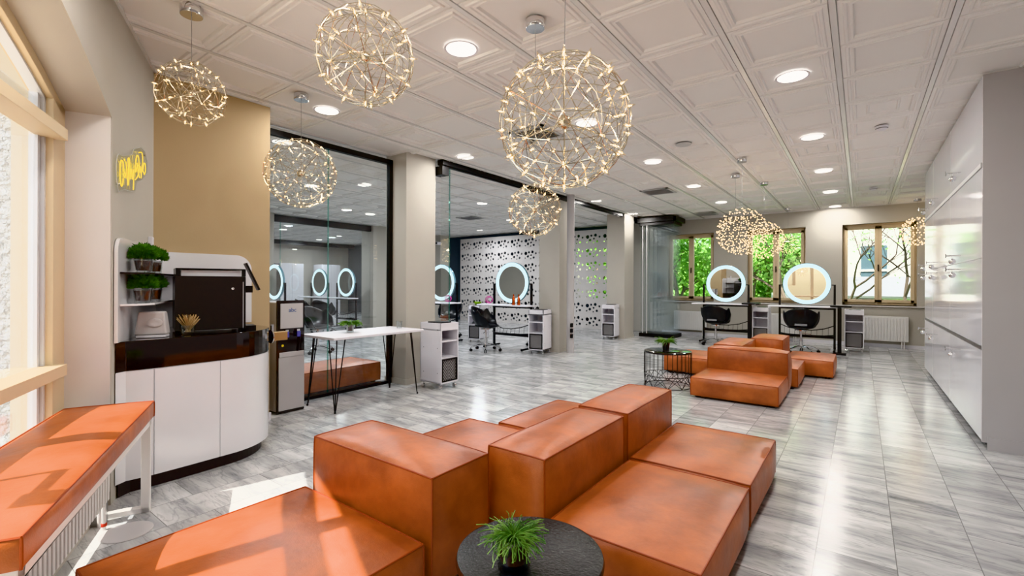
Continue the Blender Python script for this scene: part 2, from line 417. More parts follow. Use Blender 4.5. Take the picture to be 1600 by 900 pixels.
# window sill ledge along the wall
mb = MB(); mb.box(-4.2, 1.4, BY-.06, BY+.02, .825, .85)
struct(mb.build('trim_2', 'reveal', bevel=.004))
for i, (a, b) in enumerate(wins):
    w_ = bpy.data.objects.new('window_%d' % (i+2), None); COL.objects.link(w_); w_.location = ((a+b)/2, BY+.14, ZB); struct(w_)
    h = (b-a)/2; hh = ZT-ZB; mb = MB(); fw = .05
    mb.box(-h, -h+fw, 0, .08, 0, hh).box(h-fw, h, 0, .08, 0, hh).box(-h, h, 0, .08, 0, fw).box(-h, h, 0, .08, hh-fw, hh)
    mb.build('window_frame', 'frame', w_, bevel=.004)
    for sgn in (-1, 1):
        x0, x1 = (-h+fw*.7, .0) if sgn < 0 else (0., h-fw*.7)
        s_ = MB(); f2 = .06
        s_.box(x0, x0+f2, -.03, .05, .05, hh-.05).box(x1-f2, x1, -.03, .05, .05, hh-.05).box(x0, x1, -.03, .05, .05, .05+f2).box(x0, x1, -.03, .05, hh-.05-f2, hh-.05)
        sa = s_.build('sash', 'frame', w_, bevel=.004)
        MB().box(x0+.06, x1-.06, .01, .016, .1, hh-.1).build('glass_pane', 'wglass', sa)
    hd = MB(); hd.box(-.012, .012, -.045, -.03, .72, .84).box(-.01, .01, -.06, -.045, .70, .79); hd.build('window_handle', 'black', w_)
    sl = MB(); sl.box(-h-.0, h+.0, -.14, 0, -.02, .0); sl.build('window_sill', 'reveal', w_)
# baseboards
wallobj('baseboard_back', [(-4.2, 1.4, BY-.012, BY, 0, .07)], 'whitem')
wallobj('baseboard_coffee', [(-4.42, -4.408, 1.9, 2.152, 0, .07)], 'whitem')
# pillars
def pillar(name, x0, x1, y0, y1, m='wall'):
    mb = MB(); mb.box(x0, x1, y0, y1, 0, T+.02); mb.box(x0-.012, x1+.012, y0-.012, y1+.012, 0, .07)
    return struct(mb.build(name, m))
pillar('pillar_1', -4.96, -4.57, 3.90, 4.40)
pillar('pillar_2', -4.95, -4.5, 7.50, 7.92)
pillar('pillar_3', -4.86, -4.42, 10.3, 10.85)
pillar('pillar_4', -11.95, -11.5, 11.3, 11.75)
pillar('pillar_5', -11.7, -11.15, 5.0, 5.5)
pillar('pillar_6', -11.75, -11.2, 8.35, 8.9)
# ---------------------------------------------------------------- fixed glass wall with the black frame
g = thing('framed_glass_wall', 'black-framed fixed glass wall between the beige wall and the first pillar', 'glass wall', (-4.86, 2.15, 0))
mb = MB(); mb.box(-.03, .03, 0, 1.75, 2.80, 2.86).box(-.03, .03, 1.70, 1.75, 0, 2.86).box(-.03, .03, 0, 1.75, 0, .035)
mb.build('frame', 'black', g)
for a, b in ((.0, .855), (.86, 1.70)):
    MB().box(-.006, .006, a, b, .035, 2.80).build('glass_pane', 'glass', g)
MB().box(-.008, .008, .853, .862, .035, 2.8).build('joint', 'gedge', g)
# ---------------------------------------------------------------- sliding partition
tr = thing('sliding_partition_track', 'black ceiling track of the sliding glass partition above the pillars', 'track', (-4.5, 4.42, T))
mb = MB(); mb.box(-.05, .05, 0, 7.0, -.07, -.004); mb.box(-.02, .02, 0, 7.0, -.085, -.07); mb.build('rail', 'black', tr)
MB().box(-.12, .04, .0, .12, -.20, -.085).build('end_bracket', 'black', tr)
gp = thing('glass_door_panel', 'frameless glass panel parked against the first pillar under the track', 'glass panel', (-4.5, 4.44, 0))
MB().box(-.005, .005, 0, .16, .02, T-.09).build('pane', 'glass', gp)
MB().box(-.006, .006, .155, .163, .02, T-.09).build('green_edge', 'gedge', gp)
jm = thing('door_jamb_post', 'pale aluminium post beside the second pillar with dark sockets near the floor', 'post', (-4.33, 7.62, 0))
MB().lathe([(.07, 0), (.07, T)], 24).build('profile', 'side', jm, smooth=True)
mb = MB()
for z in (.28, .38, .48): mb.box(.045, .075, -.09, -.03, z, z+.07)
mb.build('socket_strip', 'black', jm)
# parked stack of glass panels
st = thing('glass_panel_stack', 'stack of folded glass door panels with black base beside the third pillar', 'glass panels', (-4.36, 11.05, 0))
mb = MB(); mb.box(0, .84, 0, .62, .0, .085); mb.build('base', 'black', st, bevel=.004)
mb = MB(); mb.box(0, .84, 0, .62, 2.70, 2.79); mb.box(-.1, .9, -.05, .0, 2.77, 2.88); mb.box(-.1, .9, .62, .68, 2.77, 2.88); mb.box(.84, .9, -.05, .68, 2.77, 2.88); mb.box(-.1, -.04, -.05, .68, 2.77, 2.88); mb.build('top_carriage', 'black', st)
for i in range(4):
    p = MB(); y = .08+i*.15; p.box(.01, .83, y, y+.01, .085, 2.70); pn = p.build('panel', 'stackglass', st)
for i in range(2):
    MB().box(.08+i*.1, .10+i*.1, .0, .012, .085, 2.7).build('edge_profile', 'framein', st)
# far partition in the left room
for (x, y0, y1, zt, nm, lb) in [(-11.35, 5.5, 8.35, T-.01, 'far', 'black track with clear glass panel between far pillars of the left room'), (-17.6, 6.5, 12.1, T-.02, 'farther', 'black beam in front of the far end wall of the left room')]:
    t_ = thing('partition_track', lb, 'track', (x, y0, zt))
    MB().box(-.05, .05, 0, y1-y0, -.16, 0).build('rail', 'black', t_)
    if nm == 'far':
        MB().box(-.005, .005, .25, y1-y0, -2.9, -.16).build('glass_pane', 'glass', t_)
        MB().box(-.006, .006, .24, .255, -2.9, -.16).build('green_edge', 'gedge', t_)
for i, (y, w_, lb) in enumerate([(8.55, .9, 'tall white cupboard at the far left end wall, nearer one'), (10.2, .8, 'tall white cupboard at the far left end wall, farther one')]):
    c_ = thing('tall_cupboard', lb, 'cupboard', (-17.2, y, 0))
    MB().box(-.3, .3, 0, w_, .0, 2.0).build('carcass', 'whitem', c_)
    MB().box(.3, .32, 0.01, w_/2-.005, .08, 1.98).build('door', 'whitem', c_); MB().box(.3, .32, w_/2+.005, w_-.01, .08, 1.98).build('door', 'whitem', c_)
# ---------------------------------------------------------------- perforated screen
def perforated():
    cu = bpy.data.curves.new('lattice', 'CURVE'); cu.dimensions = '2D'; cu.fill_mode = 'BOTH'; cu.extrude = .012
    def poly(pts):
        s = cu.splines.new('POLY'); s.points.add(len(pts)-1)
        for p, q in zip(s.points, pts): p.co = (q[0], q[1], 0, 1)
        s.use_cyclic_u = True
    Wd, Hh = 6.05, 2.82
    poly([(0, 0), (Wd, 0), (Wd, Hh), (0, Hh)])
    cell = [(.08, .28, .050), (.20, .31, .030), (.16, .18, .036), (.28, .22, .026), (.33, .32, .040), (.38, .14, .032), (.27, .11, .020), (.46, .27, .028), (.06, .13, .020)]
    rw = .394; cw = .54
    for r in range(7):
        for c in range(11):
            for (x, y, q) in cell:
                q *= 1.1
                cx = c*cw+x+.02; cy = r*rw+y-.02
                if cx > Wd-.06: continue
                poly([(cx+q*math.cos(-2*PI*t/12), cy+q*math.sin(-2*PI*t/12)) for t in range(12)])
    ob = bpy.data.objects.new('tmp', cu)
    me = bpy.data.meshes.new_from_object(ob)
    bpy.data.objects.remove(ob)
    me.materials.clear(); me.materials.append(M['reveal'])
    o = bpy.data.objects.new('perforated_screen', me); COL.objects.link(o)
    o.rotation_euler.x = PI/2; o.location = (-11.25, 12.05, .0)
    return tag(o, 'white screen wall perforated with clusters of round holes at the back of the left room', 'screen')
perforated()
# ---------------------------------------------------------------- sofas
def cushion(mb, x0, x1, y0, y1, z0, z1, b=.02, n=16, seed=0):
    cx, cy, cz = (x0+x1)/2, (y0+y1)/2, (z0+z1)/2; hx, hy, hz = (x1-x0)/2, (y1-y0)/2, (z1-z0)/2
    rnd = random.Random(seed)
    ph = [rnd.uniform(0, 6) for _ in range(6)]
    def dfm(u, v, w):
        k = lambda a: 1-.9*a**4
        wob = 1+.25*math.sin(3*u+ph[0])*math.sin(2.6*v+ph[1])
        X = cx+u*(hx-b*.55)+ u*b*k(v)*k(w)*wob*.72
        Y = cy+v*(hy-b*.55)+ v*b*k(u)*k(w)*wob*.72
        Z = cz+w*(hz-b*.45)+ w*b*.9*k(u)*k(v)*wob
        if w < 0: Z = cz+w*hz
        return (X, Y, Z)
    g = [-1+2*i/n for i in range(n+1)]
    def face(fn):
        vs = [dfm(*fn(a, c)) for a in g for c in g]
        fs = [(i*(n+1)+j, i*(n+1)+j+1, (i+1)*(n+1)+j+1, (i+1)*(n+1)+j) for i in range(n) for j in range(n)]
        mb.add(vs, fs)
    face(lambda a, c: (a, c, 1)); face(lambda a, c: (a, c, -1)); face(lambda a, c: (1, a, c)); face(lambda a, c: (-1, a, c)); face(lambda a, c: (a, 1, c)); face(lambda a, c: (a, -1, c))
    E = []
    for s1 in (-1, 1):
        E.append([dfm(a, s1, 1) for a in g]); E.append([dfm(s1, a, 1) for a in g])
        for s2 in (-1, 1): E.append([dfm(s1, s2, a) for a in g])
    return E
def block(name, parent, x0, x1, y0, y1, z0, z1, b=.02, seed=0):
    mb = MB(); E = cushion(mb, x0, x1, y0, y1, z0, z1, b, seed=seed)
    o = mb.build(name, 'leather', parent, smooth=True)
    pp = MB()
    for e in E: pp.tube(e, .0042, 6)
    pp.build('piping', 'piping', o, smooth=True)
    return o
def module(label, x0, x1, y0, y1, seat=None, back=None, sz=.25, bz=.50, seed=0, name='sofa_module', cat='sofa', group=None):
    t = thing(name, label, cat, ((x0+x1)/2, (y0+y1)/2, 0), 0, group)
    ox, oy = (x0+x1)/2, (y0+y1)/2
    if seat: block('seat', t, seat[0]-ox, seat[1]-ox, seat[2]-oy, seat[3]-oy, .025, sz, .030, seed)
    if back: block('backrest', t, back[0]-ox, back[1]-ox, back[2]-oy, back[3]-oy, .025, bz, .034, seed+5)
    for (fx, fy) in ((x0+.08, y0+.08), (x1-.08, y0+.08), (x0+.08, y1-.08), (x1-.08, y1-.08)):
        MB().cyl((fx-ox, fy-oy, 0), .03, .028, 16).build('foot', 'black', t)
    return t
G1 = 'modules of the leather sofa island in the foreground'; G2 = 'modules of the leather sofa island further back'
module('sunlit tan leather sofa module with a backrest, nearest the coffee counter', -2.29, -1.375, .40, 1.70, (-2.29, -1.38, .40, 1.30), (-2.28, -1.375, 1.31, 1.70), seed=1, group=G1)
module('tan leather sofa module just behind the black round table, its seat facing right', -1.49, -.44, 1.73, 2.66, (-1.11, -.44, 1.73, 2.655), (-1.48, -1.12, 1.755, 2.66), seed=2, group=G1)
module('tan leather sofa module at the far right end of the foreground island', -1.50, -.44, 2.67, 3.57, (-1.12, -.44, 2.665, 3.57), (-1.49, -1.12, 2.69, 3.54), seed=3, group=G1)
module('low tan leather seat block showing between the two foreground backrests', -2.43, -1.50, 1.76, 2.71, (-2.43, -1.50, 1.76, 2.71), seed=4, name='ottoman', cat='ottoman', group=G1)
module('low tan leather seat block, farthest one behind the foreground backrests', -2.19, -1.51, 2.74, 3.62, (-2.19, -1.51, 2.74, 3.62), seed=5, name='ottoman', cat='ottoman', group=G1)
module('tan leather sofa with a wide backrest, front piece of the far island', -1.56, -.66, 5.45, 6.51, (-1.56, -.66, 5.45, 6.22), (-1.57, -.66, 6.22, 6.51), sz=.235, bz=.49, seed=6, group=G2)
module('low tan leather seat block behind the wire cage table', -2.31, -1.60, 6.78, 7.66, (-2.31, -1.60, 6.78, 7.66), seed=7, name='ottoman', cat='ottoman', group=G2)
module('tan leather module right behind the front backrest of the far island, side on', -1.58, -.60, 6.56, 7.56, (-1.20, -.60, 6.66, 7.56), (-1.58, -1.20, 6.56, 7.52), seed=8, group=G2)
module('tan leather module at the far right rear of the far island', -1.31, -.28, 7.60, 8.52, (-.87, -.28, 7.62, 8.52), (-1.31, -.87, 7.60, 8.40), sz=.25, bz=.5, seed=9, group=G2)
module('brown leather seat block right behind the black-framed glass wall', -5.68, -5.0, 2.2, 3.87, (-5.68, -5.0, 2.2, 3.87), sz=.265, seed=10, name='ottoman', cat='ottoman')
# ---------------------------------------------------------------- tables and plants
def blades(mb, c, n, R, H, r=.0016, droop=1.0, seed=0, seg=5):
    rnd = random.Random(seed)
    for _ in range(n):
        a = rnd.uniform(0, 2*PI); q = rnd.uniform(0, .5)*R*.5
        x, y = c[0]+q*math.cos(a), c[1]+q*math.sin(a); z = c[2]
        el = rnd.uniform(.5, 1.5); L = rnd.uniform(.6, 1.15)*H; pts = [(x, y, z)]
        aa = a+rnd.uniform(-.4, .4)
        for i in range(seg):
            st_ = L/seg; x += math.cos(el)*math.cos(aa)*st_*R/H*1.3; y += math.cos(el)*math.sin(aa)*st_*R/H*1.3; z += math.sin(el)*st_
            pts.append((x, y, z)); el -= rnd.uniform(.15, .65)*droop; aa += rnd.uniform(-.4, .4)
        mb.tube(pts, [r]*len(pts), 3, caps=False)
def glass_pot(parent, R, H, soil=.75, taper=.92, soil_r=.86):
    mb = MB(); mb.lathe([(R*taper*.96, 0), (R*taper, .004), (R, H), (R*.93, H), (R*taper*.88, .014), (1e-6, .012)], 32, cap=False)
    mb.add([(0, 0, 0)], []); o = mb.build('glass_pot', 'potglass', parent, smooth=True)
    MB().lathe([(R*taper*soil_r*.9, .014), (R*soil_r, H*soil), (1e-6, H*soil+.004)], 24).build('soil', 'soil', parent, smooth=True)
    return o
bt = thing('round_side_table', 'round black side table with a rough hammered top in the foreground', 'table', (-.83, 1.21, 0))
R = .229
MB().lathe([(R*.97, .405), (R, .412), (R+.002, .425), (R-.002, .436), (R-.012, .440), (1e-6, .440)], 96).build('tabletop', 'tblack', bt, smooth=True)
MB().lathe([(R*.80, 0), (R*.82, .015), (R*.86, .20), (R*.96, .405), (R*.9, .405)], 64).build('drum_base', 'black', bt, smooth=True)
pt = thing('potted_plant', 'bright green trailing plant in a clear glass pot on the round black table', 'plant', (-.83, 1.125, .4405))
glass_pot(pt, .053, .092, .5)
mb = MB(); blades(mb, (0, 0, .07), 170, .085, .075, .0014, .62, seed=3, seg=7); blades(mb, (0, 0, .075), 60, .075, .10, .0014, 1.25, seed=13, seg=7); mb.build('foliage', 'fol_lime', pt, smooth=True)
# wire cage table
ct = thing('wire_side_table', 'round black wire cage side table with a dark top beside the far sofa', 'table', (-1.95, 5.90, 0))
R = .285; Hh = .44
MB().lathe([(R, Hh-.012), (R, Hh), (R-.01, Hh+.004), (1e-6, Hh+.004)], 64).build('tabletop', 'gloss', ct, smooth=True)
mb = MB(); NB = 30
for z in (.006, .145, Hh-.015): mb.tube([(R*math.cos(2*PI*i/48), R*math.sin(2*PI*i/48), z) for i in range(48)], .004, 6, closed=True)
for i in range(NB):
    a = 2*PI*i/NB; mb.tube([(R*math.cos(a), R*math.sin(a), .145), (R*math.cos(a), R*math.sin(a), Hh-.012)], .003, 6)
for i in range(10):
    a = 2*PI*i/10
    for s_ in (-1, 1):
        b_ = a+s_*2*PI/20; mb.tube([(R*math.cos(a), R*math.sin(a), .006), (R*math.cos(b_), R*math.sin(b_), .145)], .003, 6)
        b_ = a+s_*2*PI/10*1.0; mb.tube([(R*math.cos(a), R*math.sin(a), .145), (R*math.cos(b_), R*math.sin(b_), .006)], .003, 6)
mb.build('wire_cage', 'black', ct, smooth=True)
pt = thing('potted_plant', 'small green plant in a dark pot on the wire cage table', 'plant', (-1.98, 5.92, .445))
MB().lathe([(.038, 0), (.04, .02), (.05, .10), (.044, .10), (.04, .09), (1e-6, .088)], 24).build('pot', 'gloss', pt, smooth=True)
mb = MB(); blades(mb, (0, 0, .09), 200, .11, .10, .0019, .9, seed=5); mb.build('foliage', 'fol_lime', pt)
# hairpin table
ht = thing('hairpin_table', 'narrow white table on black hairpin legs in front of the glass wall', 'table', (-4.37, 3.16, 0))
MB().box(-.305, .305, -.58, .58, .722, .747).build('tabletop', 'whitem', ht, bevel=.004)
for sx in (-1, 1):
    for sy in (-1, 1):
        fx, fy = sx*.25, sy*.53; mb = MB()
        for (dx, dy) in ((-sx*.11, 0), (0, -sy*.11), (-sx*.05, -sy*.05)):
            mb.tube([(fx+dx, fy+dy, .722), (fx+dx*.08, fy+dy*.08, .03), (fx, fy, .012)], .0055, 8)
        mb.cyl((fx, fy, 0), .010, .016, 12)
        mb.build('leg', 'black', ht, smooth=True)
pt = thing('potted_plant', 'bright green leafy plant in a dark glass on the white hairpin table', 'plant', (-4.42, 3.0, .748))
glass_pot(pt, .045, .09, .9, .8)
mb = MB(); blades(mb, (0, 0, .08), 200, .10, .07, .0032, .9, seed=8); mb.build('foliage', 'fol_lime', pt)
cupp = thing('drinking_glass', 'clear drinking glass on the far end of the white hairpin table', 'glass', (-4.36, 3.62, .748))
MB().lathe([(.028, 0), (.03, .005), (.036, .085), (.034, .085), (.028, .008), (1e-6, .007)], 24, cap=False).build('tumbler', 'potglass', cupp, smooth=True)
# ---------------------------------------------------------------- window bench over radiator
be = thing('window_bench', 'long orange leather bench on a white steel frame under the arched window', 'bench', W(1.2, .0, 0), ang)
BL = 1.62; yb0, yb1 = -.17, .235     # local y inward
block('cushion', be, 0, BL, yb0, yb1, .520, .614, .020, 20)
mb = MB(); s_ = .04
for x in (.02, BL-.02-s_):
    mb.box(x, x+s_, yb1-.06, yb1-.02, 0, .52).box(x, x+s_, yb0+.02, yb0+.06, 0, .52).box(x, x+s_, yb0+.02, yb1-.02, 0.0, .03).box(x, x+s_, yb0+.02, yb1-.02, .480, .520)
mb.box(.02, BL-.02, yb1-.06, yb1-.02, .480, .520).box(.02, BL-.02, yb0+.02, yb0+.06, .480, .520)
mb.build('steel_frame', 'rad', be, bevel=.003)
ra = thing('bench_radiator', 'white ribbed radiator standing under the leather bench', 'radiator', W(1.42, -.02, 0), ang)
mb = MB(); mb.box(0, 1.36, -.05, .05, .16, .47)
for i in range(34): mb.box(.012+i*.04, .036+i*.04, .05, .062, .17, .46)
mb.build('panel', 'rad', ra, bevel=.003)
mb = MB(); mb.tube([(.02, 0, .2), (-.07, 0, .2), (-.08, 0, .19), (-.08, 0, .0)], .011, 10).tube([(-.02, .03, .22), (-.03, .03, 0)], .009, 8); mb.build('pipe', 'rad', ra, smooth=True)
MB().lathe([(.012, 0), (.013, .012), (.011, .016)], 12, (-.03, .03, .02)).build('valve', 'red', ra, smooth=True)
mb = MB().box(-.14, -.09, -.05, .02, .0, .14); mb.build('bracket', 'alu', ra)
fp = MB().lathe([(.11, 0), (.11, .003), (.105, .005), (1e-6, .005)], 40).build('floor_outlet_cover', 'side', None, loc=W(1.47, -.16, 0.0))
tag(fp, 'round metal floor outlet cover in the sun beside the bench leg', 'floor cover')
# ---------------------------------------------------------------- coffee counter
CT = .925
front = [(W(1.04, .0).x, W(1.04, .0).y), (-3.53, .86), (-3.515, 1.05), (-3.52, 1.40)]
cr_, cxr, cyr = .43, -3.95, 1.43
arc = [(cxr+cr_*math.cos(t), cyr+cr_*math.sin(t)) for t in [i*PI/2/14 for i in range(1, 15)]]
wallpts = [(-4.415, 1.86), (-4.415, 1.25)]
front[0] = (W(1.0, -.005).x, W(1.0, -.005).y)
outline = front+arc+wallpts
def inset(poly, d, keep=3):
    # shrink the front and the curved end; wall side stays
    out = []; k = len(poly); cx_, cy_ = -4.1, 1.35
    for i, (x, y) in enumerate(poly):
        if i >= k-2 or i == 0: 
            if i == 0: out.append((x-d*.6, y+d*.4)); continue
            out.append((x, y-(d if i == k-2 else 0))); continue
        v = Vector((x-cx_, y-cy_)); v = v*(1-d/v.length); out.append((cx_+v.x, cy_+v.y))
    return out
cc = thing('coffee_counter', 'curved white counter with a gloss black top in the corner at left', 'counter', (0, 0, 0))
MB().prism(inset(outline, .05), 0, .085).build('plinth', 'dark', cc)
MB().prism(outline, .745, CT).build('worktop', 'gloss', cc, bevel=.003)
body = inset(outline, .006)
bo = MB().prism(body, .085, .745).build('carcass', 'white', cc)
me = bo.data; me.shade_smooth(); me.set_sharp_from_angle(angle=math.radians(30))
# three doors as thin curved skins with gaps
skin = [Vector((x, y)) for x, y in outline[1:-1]]
# front left panel, long front, curved panel
def cpanel(pts, name):
    mb = MB(); n = len(pts); cen = Vector((-4.1, 1.35)); vs = []
    for p in pts:
        q = p-(p-cen).normalized()*.014
        vs += [(p.x, p.y, .085), (p.x, p.y, .742), (q.x, q.y, .742), (q.x, q.y, .085)]
    fs = []
    for i in range(n-1):
        for j in range(4): fs.append((i*4+j, i*4+(j+1) % 4, (i+1)*4+(j+1) % 4, (i+1)*4+j))
    fs += [(0, 1, 2, 3), tuple((n-1)*4+j for j in (3, 2, 1, 0))]
    mb.add(vs, fs); return mb.build(name, 'white', cc, smooth=True)
cpanel([Vector(front[0]), Vector((-3.535, .85)), Vector((-3.515, .995))], 'door')
cpanel([Vector((-3.515, 1.0)), Vector((-3.515, 1.2)), Vector((-3.52, 1.37))], 'door')
cpanel([Vector((-3.52, 1.375))]+[Vector(a) for a in arc], 'door')
# back boards with rounded corners
def board(parent, name, m, w, z0, z1, r, th, mt, left=True, right=True):
    pts = [(0, z0)]; 
    pts = [(0, z0), (w, z0)]
    if right: pts += [(w-r+r*math.cos(t), z1-r+r*math.sin(t)) for t in [i*PI/2/8 for i in range(9)]]
    else: pts += [(w, z1)]
    if left: pts += [(r-r*math.sin(t), z1-r+r*math.cos(t)) for t in [i*PI/2/8 for i in range(9)]]
    else: pts += [(0, z1)]
    k = len(pts); vs = [mt @ Vector((x, 0, z)) for x, z in pts]+[mt @ Vector((x, th, z)) for x, z in pts]
    mb = MB().add(vs, [tuple(range(k)), tuple(reversed(range(k, 2*k)))]+[(i, (i+1) % k, k+(i+1) % k, k+i) for i in range(k)])
    return mb.build(name, m, parent)
mtw = wmat()
board(cc, 'back_board', 'white', 1.03, CT, 1.545, .09, .018, mtw @ Matrix.Translation((.0, .004, 0)), left=False)
mt2 = Matrix.Translation((-4.416, 1.25, 0)) @ Matrix.Rotation(PI/2, 4, 'Z') @ Matrix.Scale(-1, 4, (0, 1, 0))
board(cc, 'back_board', 'white', .72, CT, 1.52, .13, .018, mt2, left=False)
for z in (1.15, 1.34):
    pl = [W(1.0, -.024), W(.98, -.10), W(.86, -.165), W(.35, -.165), Vector((-4.19, 1.33)), Vector((-4.36, 1.50)), Vector((-4.397, 1.50)), Vector((-4.397, 1.26))]
    MB().prism([(p[0], p[1]) for p in pl], z-.012, z).build('corner_shelf', 'white' if z < 1.2 else 'gloss', cc, bevel=.002)
def boxwood(loc, label, seed):
    t = thing('potted_plant', label, 'plant', loc, 0, 'small green plants on the corner shelves')
    glass_pot(t, .052, .088, .85, .86, .9)
    rnd = random.Random(seed); mb = MB()
    for _ in range(620):
        a, b = rnd.uniform(0, 2*PI), math.acos(rnd.uniform(-.25, 1)); rr = .072*rnd.uniform(.55, 1.0)
        p = Vector((rr*math.sin(b)*math.cos(a), rr*math.sin(b)*math.sin(a), .105+rr*.95*math.cos(b)))
        d = Vector((math.sin(b)*math.cos(a), math.sin(b)*math.sin(a), .5)).normalized()
        for s_ in range(3):
            e = (d+Vector((rnd.uniform(-.8, .8), rnd.uniform(-.8, .8), rnd.uniform(-.5, .8)))).normalized()
            sd = e.orthogonal().normalized()*.0032; l = rnd.uniform(.016, .034)
            mb.add([p-sd, p+e*l*.5-sd*1.3, p+e*l, p+e*l*.5+sd*1.3, p+sd], [(0, 1, 2, 3, 4)])
    mb.build('foliage', 'fol_dark', t)
    return t
boxwood(W(.79, -.095, 1.3405), 'leafy green plant in a glass pot, front left one on the upper shelf', 1)
boxwood(W(.50, -.095, 1.3405), 'leafy green plant in a glass pot, right-hand one on the upper shelf', 2)
boxwood(W(.80, -.095, 1.1505), 'leafy green plant in a glass pot, front left one on the lower shelf', 3)
boxwood(W(.51, -.095, 1.1505), 'leafy green plant in a glass pot, right-hand one on the lower shelf', 4)
# coffee machine
cm = thing('coffee_machine', 'large black coffee machine seen from its flat side on the counter', 'coffee machine', (-3.925, 1.45, CT), math.radians(-15))
MB().box(-.14, .20, -.215, .215, .015, .40).build('body', 'plastic', cm, bevel=.006)
MB().box(.20, .206, -.215, .19, .02, .40).build('side_panel', 'gloss', cm)
MB().box(.20, .204, .194, .200, .02, .36).build('chrome_strip', 'chrome', cm)
mb = MB().box(-.13, .19, -.21, -.185, .40, .455).box(-.13, .19, -.21, .215, .447, .455).box(.17, .19, .19, .215, .40, .455); mb.build('top_rack', 'plastic', cm)
MB().box(-.12, .165, -.18, .185, .40, .44).build('cup_tray', 'whitem', cm)
mb = MB(); mb.cbox((.15, .262, .40), (.09, .014, .22), 0, math.radians(24)); mb.build('touch_screen', 'plastic', cm)
mb = MB().box(.0, .16, .215, .29, .0, .03).box(.02, .14, .215, .27, .28, .33); mb.build('drip_tray', 'plastic', cm)
lk = Matrix.Translation((.206, .13, .31)) @ Matrix.Rotation(PI/2, 4, 'Y')
MB().lathe([(.009, 0), (.009, .004), (.005, .006), (1e-6, .006)], 16, mt=lk).build('lock', 'chrome', cm)
MB().box(-.13, -.10, -.2, -.17, 0, .015).box(.15, .18, -.2, -.17, 0, .015).box(.15, .18, .17, .2, 0, .015).box(-.2, -.17, .17, .2, 0, .015).build('foot', 'black', cm)
# napkin dispenser
nd = thing('napkin_dispenser', 'pale grey napkin dispenser with an embossed oval on the counter', 'dispenser', (-3.66, 1.03, CT+.001), math.radians(62))
mb = MB(); b0, b1 = .085, .068
vs = [(-b0, -.055, .018), (b0, -.055, .018), (b0, .055, .018), (-b0, .055, .018), (-b1, -.04, .165), (b1, -.04, .165), (b1, .04, .165), (-b1, .04, .165)]
mb.add(vs, [(0, 3, 2, 1), (4, 5, 6, 7), (0, 1, 5, 4), (1, 2, 6, 5), (2, 3, 7, 6), (3, 0, 4, 7)]); mb.build('housing', 'side', nd, bevel=.010, seg=3)
MB().box(-.078, .078, -.05, .05, 0, .018).build('base', 'whitem', nd, bevel=.004)
mo_ = Matrix.Translation((0.02, -.0495, .095)) @ Matrix.Rotation(PI/2-.1, 4, 'X') @ Matrix.Scale(1.5, 4, (1, 0, 0))
MB().lathe([(.028, -.002), (.028, .004), (.024, .006), (.012, .003), (1e-6, .003)], 28, mt=mo_).build('embossed_oval', 'side', nd, smooth=True)
# stirrer glass
sg = thing('stirrer_glass', 'round glass filled with wooden stirrers on the black counter', 'glass', (-3.71, 1.245, CT+.001))
MB().lathe([(.034, 0), (.042, .01), (.044, .06), (.042, .06), (.038, .012), (1e-6, .008)], 28, cap=False).build('glass_bowl', 'potglass', sg, smooth=True)
mb = MB(); rnd = random.Random(4)
for i in range(46):
    a = rnd.uniform(0, 2*PI); r0 = rnd.uniform(0, .022); r1 = rnd.uniform(.02, .072)
    p0 = Vector((-r0*math.cos(a), -r0*math.sin(a), .013)); p1 = Vector((r1*math.cos(a), r1*math.sin(a), rnd.uniform(.10, .135)))
    mb.tube([p0, p1], .0024, 4)
s_o = mb.build('stirrers', 'wood', sg); s_o['kind'] = 'stuff'
# small white sensor on the wall above the shelves
wb = MB(); wb.box(0, .045, .0, .03, 1.47, 1.62, Matrix.Translation(W(.12, -.0)) @ Matrix.Rotation(ang, 4, 'Z'))
tag(wb.build('wall_outlet_box', 'whitem', bevel=.005), 'small white box on the wall corner above the plants', 'outlet box')
# brass bracket at counter end
br = thing('gate_latch', 'champagne metal latch with a round chrome plate at the right end of the counter', 'latch', (-3.86, 1.875, .84))
MB().lathe([(.055, 0), (.055, .008), (.045, .012), (1e-6, .012)], 32, mt=Matrix.Rotation(-PI/2, 4, 'X')).build('round_plate', 'chrome', br, smooth=True)
MB().box(-.03, .03, .012, .13, -.035, .035).build('latch_body', 'champ', br, bevel=.004)
MB().box(-.012, .012, .006, .025, .04, .10).build('lever', 'chrome', br, bevel=.003)
# ---------------------------------------------------------------- water cooler
wc = thing('water_cooler', 'white and black floor-standing water cooler beside the coffee counter', 'water cooler', (-4.67, 2.40, 0))
MB().box(-.15, .13, -.14, .14, .02, 1.09).build('body', 'side', wc, bevel=.01)
MB().box(.13, .15, -.142, .142, .0, 1.105).build('front_frame', 'gloss', wc, bevel=.012)
MB().box(.15, .157, -.125, .135, .03, .55).build('lower_door', 'side', wc, bevel=.006)
MB().box(.15, .160, -.12, .13, .55, .60).build('ledge', 'side', wc, bevel=.006)
MB().box(.15, .157, -.11, .12, .83, 1.075).build('upper_panel', 'side', wc, bevel=.012)
for y in (-.055, .06):
    mb = MB().box(.15, .18, y-.016, y+.016, .80, .82).box(.16, .18, y-.012, y+.012, .76, .80); tp = mb.build('tap', 'chrome', wc, bevel=.003)
    MB().box(.181, .187, y-.018, y+.018, .745, .80).build('tap_lever', 'violet', tp, bevel=.002)
MB().lathe([(.012, 0), (.012, .002), (1e-6, .002)], 20, mt=Matrix.Translation((.151, -.085, .665)) @ Matrix.Rotation(PI/2, 4, 'Y')).build('sticker', 'yellow', wc)
